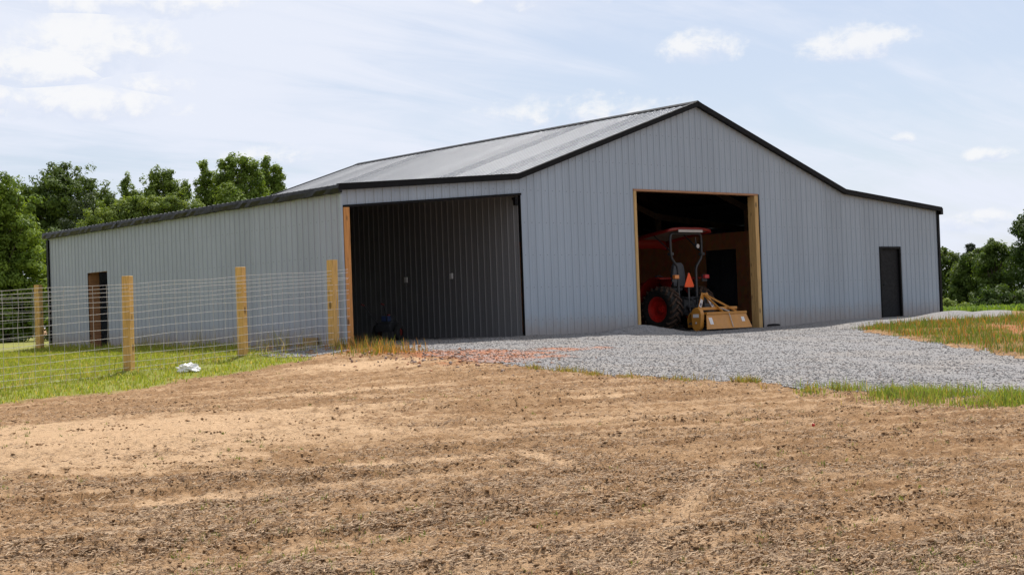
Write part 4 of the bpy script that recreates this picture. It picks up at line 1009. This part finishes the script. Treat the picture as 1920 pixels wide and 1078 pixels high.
dv = Vector((0, -0.155, -0.395)).normalized(); nv = Vector((0, -0.395, 0.155)).normalized()
def decal(cx, t, w_, h_, parent, bars=2):
    c = Vector((cx, -0.19, 0.445))+dv*t+nv*0.004
    for k, (ww, hh_, of, mt, nm) in enumerate([(w_, h_, 0.0, m_dec, 'sticker')]+[(w_*0.62, h_*0.13, 0.002, m_decd, 'sticker_print')]*0):
        mb = MB(); a_, b2_ = Vector((ww/2, 0, 0)), dv*hh_/2; q = c+nv*of
        mb.add([q-a_-b2_, q+a_-b2_, q+a_+b2_, q-a_+b2_, q-a_-b2_-nv*.003, q+a_-b2_-nv*.003, q+a_+b2_-nv*.003, q-a_+b2_-nv*.003], [(0,1,2,3),(4,7,6,5),(0,4,5,1),(1,5,6,2),(2,6,7,3),(3,7,4,0)])
        st = mb.build(nm, mt, parent)
    mb = MB()
    for k in range(bars):
        q = c+nv*0.002+dv*h_*(-0.25+0.42*k); a_, b2_ = Vector((w_*0.33, 0, 0)), dv*h_*0.09
        mb.add([q-a_-b2_, q+a_-b2_, q+a_+b2_, q-a_+b2_], [(0, 1, 2, 3)])
    return st, mb
for cx, t, w_, h_ in ((-0.60, 0.20, 0.13, 0.19), (0.68, 0.18, 0.12, 0.13)): decal(cx, t, w_, h_, shd)
cov = [(0.44, 0.10), (0.46, 0.30), (0.42, 0.42), (0.34, 0.49), (-0.16, 0.46), (-0.16, 0.435), (0.33, 0.465), (0.40, 0.40), (0.435, 0.30), (0.42, 0.10)]
mb = MB(); mb.prism(cov, 0, -0.72, 0.86); mb.build('top_cover', m_och, TI)
cs = [(-0.03+0.17*math.cos(a), 0.43+0.19*math.sin(a)) for a in np.linspace(0, math.pi, 14)]+[(-0.03+0.15*math.cos(a), 0.16+0.155*math.sin(a)) for a in np.linspace(math.pi, 2*math.pi, 12)]
mb = MB(); mb.prism(cs, 0, -0.92, -0.79); chc = mb.build('chain_case', m_och, TI, bevel=0.012)
mb = MB(); mb.box((-0.925, -0.13, 0.36), (-0.9205, 0.07, 0.45)); mb.build('sticker', m_dec, chc)
mb = MB(); mb.lathe([(-0.012, 0.0), (-0.012, 0.025), (0.0, 0.03)], (-0.922, -0.03, 0.22), 0, 10); mb.build('bolt', m_lgrey, chc)
mb = MB(); mb.prism([(-0.13, 0.42), (0.35, 0.48), (0.46, 0.30), (0.4, 0.05), (-0.2, 0.05)], 0, 0.865, 0.88); mb.build('side_plate', m_och, TI)
MB().box((-0.80, 0.01, 0.545), (0.78, 0.085, 0.62)).build('tool_bar', m_och, TI, bevel=0.006)
mb = MB(); mb.box((-0.12, 0.24, 0.47), (0.12, 0.50, 0.545)); mb.box((-0.10, 0.376, 0.545), (0.10, 0.56, 0.72)); mb.tube([(0, 0.56, 0.62), (0, 0.9, 0.60)], 0.035, 10); mb.build('gearbox', m_iron, TI, bevel=0.01)
mst = MB()
for s_ in (-1, 1):
    mst.bar((s_*0.30, 0.40, 0.56), (s_*0.05, 0.47, 0.99), 0.13, 0.014, (0, 1, 0))
mst.box((-0.09, 0.445, 0.94), (0.09, 0.50, 1.0)); ms = mst.build('mast', m_och, TI, bevel=0.004)
for s_ in (-1, 1):
    a0, a1 = Vector((s_*0.30, 0.40, 0.56)), Vector((s_*0.05, 0.47, 0.99)); mb = MB()
    off = Vector((0, -0.010, 0.0)); mb.bar(a0.lerp(a1, 0.16)+off, a0.lerp(a1, 0.62)+off, 0.10, 0.004, (0, 1, 0)); st = mb.build('sticker', m_dec, ms)
    mb = MB(); off = Vector((0, -0.0135, 0)); mb.bar(a0.lerp(a1, 0.24)+off, a0.lerp(a1, 0.40)+off, 0.06, 0.003, (0, 1, 0)); mb.build('dark_stripe', m_decd, ms)
for xe in (0.54, -0.02):
    mb = MB(); mb.bar((0.03 if xe > 0 else -0.03, 0.46, 0.96), (xe, -0.17, 0.485), 0.05 if xe > 0 else 0.035, 0.05); mb.build('brace', m_och, TI, bevel=0.004)
mb = MB(); mb.bar((0.05, 0.20, 0.66), (0.20, -0.20, 0.50), 0.075, 0.02); mb.tube([(0.18, -0.17, 0.51), (0.17, -0.25, 0.38), (0.17, -0.352, 0.085)], 0.011, 6); mb.build('support_rod', m_lgrey, TI)
tn = MB(); tn.tube([(-0.79, 0.24, 0.20), (0.86, 0.24, 0.20)], 0.04, 10)
for k in range(16):
    a = k*1.1; xk = -0.74+k*0.1; tn.bar((xk, 0.24, 0.20), (xk, 0.24+0.15*math.cos(a), 0.20+0.15*math.sin(a)), 0.03, 0.02, (1, 0, 0)); tn.bar((xk, 0.24+0.15*math.cos(a), 0.20+0.15*math.sin(a)), (xk+0.06, 0.24+0.16*math.cos(a+.2), 0.20+0.16*math.sin(a+.2)), 0.03, 0.012, (0, 0, 1))
tn.build('rotor', m_iron, TI)

# ------------------------------------------------------------------ trees
m_leaf = vcol_mat('tree_leaves', 0.6, 0.36, spec=0.2)
m_bark = simple('bark', (0.085, 0.065, 0.048), 0.95, var=0.4, scale=5, bump=0.4, bscale=12)
SIDE = np.array([RT0[0], RT0[1], 0.0]); SIDE /= np.linalg.norm(SIDE); BACK = np.array([-SIDE[1], SIDE[0], 0.0])
def tree(name, label, cat, base, unit, lobes, seed, leaf=0.26, dens=1.7, lo=(0.035, 0.062, 0.014), hi=(0.085, 0.125, 0.026), spiky=0.0, group=None, trunk=0.16, depth=0.8):
    """lobes: (sideways, height, radius) in units of `unit` metres from the foot of the tree"""
    g = np.random.default_rng(seed); base = np.array(base, dtype=float)
    root = empty(name, tuple(base), label, cat, group)
    Vs, Cs = [], []; L = []
    for s_, h_, r_ in lobes:
        h_ = h_-0.036*s_
        L.append((s_*unit, h_*unit, r_*unit, g.uniform(-depth, depth)*r_*unit*0.8))
        if r_*unit > 1.0: L.append((s_*unit+g.normal(0, .2)*r_*unit, h_*unit*0.97-0.1*r_*unit, r_*unit*0.85, g.choice([-1, 1])*r_*unit*(0.8+0.5*g.random())))
    for s_, h_, r_, d_ in L:
        c = SIDE*s_+BACK*d_+np.array([0, 0, h_])
        leaf_ = leaf*0.64; ncl = max(9, int(34*r_**1.15)); per = int(min(190, 42*dens*(0.22/leaf_)**2*max(0.5, r_/1.6)))
        u = g.normal(size=(ncl, 3)); u /= np.linalg.norm(u, axis=1)[:, None]
        rad_ = r_*(0.40+0.60*g.random(ncl)**0.5)*(1+0.24*g.normal(size=ncl))
        u[:, 2] *= 0.95+spiky*1.1*(u[:, 2] > 0)
        cc = c+u*rad_[:, None]; cs_ = (0.10+0.20*g.random(ncl)**1.5)*r_*0.9+0.12
        tone = g.random(ncl)
        qn = g.normal(size=(ncl*per, 3)); qn /= np.linalg.norm(qn, axis=1)[:, None]*(0.55+0.45*g.random((ncl*per, 1)))**-1
        P = np.repeat(cc, per, 0)+qn*np.repeat(cs_, per)[:, None]*np.array([1.25, 1.25, 0.95+0.9*spiky])*(1+0.35*np.abs(g.normal(size=(ncl*per, 1)))*(g.random((ncl*per, 1)) < 0.25))
        t = np.clip(np.repeat(tone, per)*0.7+0.3*g.random(ncl*per), 0, 1)[:, None]
        Cs.append((np.array(lo)*(1-t)+np.array(hi)*t)*g.uniform(0.8, 1.2, (ncl*per, 1)))
        nn = len(P); nrm = g.normal(size=(nn, 3))*0.42+qn*0.75+(P-c)/r_*0.35+np.array([0, 0, 0.35]); nrm /= np.linalg.norm(nrm, axis=1)[:, None]
        tv = np.cross(nrm, g.normal(size=(nn, 3))); tv /= np.linalg.norm(tv, axis=1)[:, None]; bv = np.cross(nrm, tv)
        sz = (leaf_*g.uniform(0.5, 1.15, nn))[:, None]
        Vs.append(np.stack([P-tv*sz*0.62, P-bv*sz*0.32+nrm*sz*0.08, P+tv*sz*0.62, P+bv*sz*0.32+nrm*sz*0.08], 1).reshape(-1, 3))
    Vv = np.concatenate(Vs); Cc = np.repeat(np.concatenate(Cs), 4, 0)
    np_mesh('crown', Vv, np.arange(len(Vv)).reshape(-1, 4), m_leaf, Cc, parent=root)
    mb = MB(); big = max(L, key=lambda q: q[2]); top = Vector(SIDE*big[0]*0.8)+Vector((0, 0, big[1]))
    mb.tube([(0, 0, -0.3), tuple(top*0.35+Vector((0.1, 0, 0))), tuple(top)], [trunk, trunk*0.75, trunk*0.35], 10)
    for s_, h_, r_, d_ in L:
        e = Vector(SIDE*s_+BACK*d_)+Vector((0, 0, h_)); st = top*min(0.9, max(0.25, (h_-1.2*r_)/max(0.1, top.z)))
        if (e-st).length > 0.3: mb.tube([tuple(st), tuple(st.lerp(e, 0.5)+Vector((0, 0, 0.15*r_))), tuple(e+Vector((0, 0, 0.5*r_)))], [trunk*0.42, trunk*0.28, trunk*0.08], 6)
    mb.build('trunk', m_bark, root, smooth=True)
    return root
LT = 'trees behind the left end of the barn'; RTG = 'trees behind the crop field on the right'
GLO, GHI = (0.085, 0.140, 0.024), (0.23, 0.31, 0.058)
DLO, DHI = (0.046, 0.082, 0.018), (0.135, 0.19, 0.042)
# left: (sideways px, height px, radius px) at the scale of each tree's distance
tree('broadleaf_tree', 'bright green tree at the far left edge reaching down to the fence', 'tree', (7.0, 37.4, 0.0), .0239,
     [(-15,280,38),(-55,262,45),(25,255,30),(-20,228,46),(38,205,30),(12,170,46),(52,150,30),(-45,170,55),(-5,115,55),(50,95,34),(20,50,46),(-50,80,60),(62,42,26),(-20,25,45),(-90,200,50),(-95,110,60)], 1, 0.24, 1.7, GLO, GHI, group=LT)
tree('oak_tree', 'broad dense dark oak with the rounded top behind the left trees', 'tree', (22.4, 67.7, 0), .0366,
     [(-22,290,24),(8,296,22),(32,282,24),(-50,268,26),(-80,262,22),(62,264,24),(86,250,20),(0,258,40),(-40,225,42),(45,225,42),(90,222,22),(-85,220,34),(70,185,40),(-10,180,50),(-70,160,45),(40,140,45),(0,110,50),(80,130,40)], 2, 0.30, 1.7, DLO, DHI, group=LT, trunk=0.4)
tree('cedar_tree', 'dark bluish bushy evergreen in front of the dense oak', 'tree', (18.1, 54.2, 0), .0316,
     [(0,240,22),(-12,215,28),(16,205,28),(-20,180,32),(22,172,30),(0,150,36),(-25,120,36),(25,120,36),(0,90,40)], 3, 0.20, 1.4, (0.022,0.036,0.016), (0.050,0.072,0.030), group=LT, trunk=0.25)
tree('poplar_tree', 'slender pointed tree left of the gap between the left trees', 'tree', (24.5, 62, -0.2), .0354,
     [(-8,288,8),(-7,272,11),(-10,254,14),(8,266,9),(14,252,12),(-5,232,18),(14,228,16),(4,205,22),(0,175,25),(0,140,26)], 4, 0.24, 1.6, GLO, (0.20,0.265,0.052), spiky=0.5, group=LT)
tree('poplar_tree', 'twin topped leafy tree in the middle of the left tree line', 'tree', (25.3, 58.7, -0.2), .0346,
     [(-16,300,9),(-14,285,13),(10,298,9),(12,282,14),(-24,268,15),(0,268,18),(24,270,12),(-8,248,24),(20,246,20),(0,222,30),(40,280,6),(40,266,8),(36,246,12),(0,190,34),(0,150,36)], 5, 0.24, 1.6, GLO, (0.20,0.265,0.052), spiky=0.5, group=LT)
tree('poplar_tree', 'narrow leafy tree standing just left of the tallest trees over the eave', 'tree', (30.4, 62.2, -0.4), .0369,
     [(-8,318,8),(-3,305,10),(2,290,13),(-10,278,13),(6,270,16),(-8,258,18),(10,248,20),(-18,246,12),(0,225,26),(0,190,30)], 6, 0.25, 1.6, GLO, GHI, spiky=0.4, group=LT)
tree('poplar_tree', 'tallest full crowned tree rising over the middle of the long eave', 'tree', (31.6, 59.8, -0.4), .0366,
     [(2,330,10),(-18,322,11),(14,318,12),(-36,318,8),(-6,312,16),(-32,304,12),(26,304,12),(-20,290,20),(8,288,22),(-40,284,14),(34,286,12),(-8,262,30),(28,262,22),(-44,262,18),(0,235,36),(0,195,40),(40,235,20)], 7, 0.25, 1.6, GLO, GHI, spiky=0.35, group=LT)
tree('poplar_tree', 'rightmost tree of the left group closest to the silver roof', 'tree', (34.2, 60.2, -0.6), .0373,
     [(-10,324,8),(-12,310,11),(6,318,7),(10,306,10),(-10,294,15),(14,290,12),(0,276,18),(18,276,10),(-12,262,18),(12,258,16),(0,240,24),(0,205,30)], 8, 0.25, 1.6, GLO, GHI, spiky=0.4, group=LT)
tree('shrubby_tree', 'rounded light green sapling in front of the dark oak', 'tree', (14.9, 43.9, 0), .0277,
     [(0,238,20),(-20,222,22),(22,224,20),(-34,200,24),(0,205,30),(34,204,22),(-10,175,36),(30,172,30),(-40,165,28),(0,140,40),(-55,205,14)], 9, 0.20, 1.4, (0.09,0.14,0.028), (0.22,0.28,0.065), group=LT)
tree('shrubby_tree', 'low wide light green thicket just above the long eave', 'tree', (16.4, 42.5, -0.1), .0277,
     [(-45,248,18),(-20,252,16),(8,246,20),(38,250,16),(62,246,14),(-60,230,20),(-30,228,26),(15,224,28),(55,226,22),(85,240,14),(0,195,36),(60,200,30),(-50,195,32),(100,225,16)], 10, 0.20, 1.4, (0.09,0.14,0.03), (0.22,0.28,0.07), group=LT)
tree('shrub', 'leafy bush beside the far left corner of the barn', 'shrub', (9.8, 38.5, 0), .0245,
     [(0,190,24),(-22,170,26),(16,160,24),(-10,135,32),(16,120,28),(-30,120,30),(0,85,36),(20,60,28),(-30,60,36),(0,30,34),(-60,40,36)], 12, 0.20, 1.4, DLO, (0.14,0.19,0.04), group=LT)
# right
tree('oak_tree', 'tall dark spreading tree cut by the right edge of the frame', 'tree', (47.5, 10.6, -0.5), .0265,
     [(10,185,22),(-15,172,18),(35,170,26),(-24,152,16),(-8,140,24),(25,135,32),(-28,120,20),(0,110,34),(40,100,34),(-25,85,28),(10,70,36),(50,60,36),(-15,40,34),(30,30,34),(60,140,34)], 13, 0.22, 1.4, DLO, (0.075,0.115,0.03), group=RTG, trunk=0.3)
tree('broadleaf_tree', 'mid green rounded tree in the middle of the right tree line', 'tree', (49.1, 14.6, -0.5), .0277,
     [(0,114,15),(-18,104,16),(20,108,15),(-30,90,18),(4,92,24),(32,92,18),(-20,70,26),(18,68,28),(40,66,20),(-38,60,20),(0,42,32),(36,38,26),(-30,30,26),(0,15,26)], 14, 0.22, 1.4, DLO, (0.13,0.18,0.042), group=RTG)
tree('broadleaf_tree', 'leafy tree standing right against the barn corner on the right', 'tree', (49.7, 16.7, -0.5), .0285,
     [(-10,114,15),(10,104,15),(-24,100,14),(24,92,16),(-8,85,22),(16,70,24),(-22,66,22),(0,45,28),(26,40,22),(-20,28,24),(8,16,24)], 15, 0.22, 1.4, DLO, (0.14,0.19,0.042), group=RTG)
tree('broadleaf_tree', 'darker tree between the mid green tree and the tall edge tree', 'tree', (47.9, 13.0, -0.5), .0269,
     [(0,128,13),(-14,116,15),(14,116,15),(-22,96,17),(6,96,22),(24,96,16),(-12,70,26),(16,66,26),(0,42,30),(-24,36,22),(24,32,24),(0,15,26)], 16, 0.22, 1.4, DLO, DHI, group=RTG)
tree('oak_tree', 'spreading tree standing beyond the frame right of the tall edge tree', 'tree', (50, 2, -0.5), .0265,
     [(0,165,30),(-30,150,26),(30,145,28),(-20,115,34),(25,110,34),(0,80,40),(-45,90,26),(45,80,26),(0,40,40),(-35,40,30),(38,38,30)], 23, 0.24, 1.2, DLO, (0.075,0.115,0.03), group=RTG, trunk=0.3)
tree('broadleaf_tree', 'rounded tree farther right beyond the crop field and out of frame', 'tree', (52, -6, -0.5), .0265,
     [(0,130,30),(-30,110,26),(30,115,28),(0,80,40),(-40,70,30),(40,70,30),(0,35,40),(-35,30,30),(38,30,30)], 24, 0.24, 1.2, DLO, (0.10,0.14,0.03), group=RTG, trunk=0.3)
tree('pine_tree', 'small dark pine tip poking above the right tree line', 'tree', (54.0, 18.0, -0.5), .0308,
     [(0,122,5),(0,114,8),(-3,104,10),(4,96,12),(0,84,14),(0,66,18),(0,44,20)], 17, 0.16, 1.0, (0.016,0.03,0.016), (0.034,0.052,0.026), group=RTG)
tree('shrub', 'yellow green bush at the foot of the barn right corner', 'shrub', (39.1, 10.2, -0.35), .0239,
     [(-10,16,14),(8,20,13),(20,12,12),(-22,10,12),(0,6,14)], 18, 0.16, 1.0, (0.11,0.16,0.035), (0.23,0.29,0.07), group=RTG)
tree('shrub', 'dark low bush below the mid green tree on the right', 'shrub', (42.0, 9.6, -0.4), .0245,
     [(-20,26,20),(10,34,22),(36,28,20),(0,12,20),(60,24,22),(84,30,22),(-36,14,16),(30,10,20),(80,10,20)], 19, 0.20, 1.4, DLO, (0.075,0.115,0.028), group=RTG)
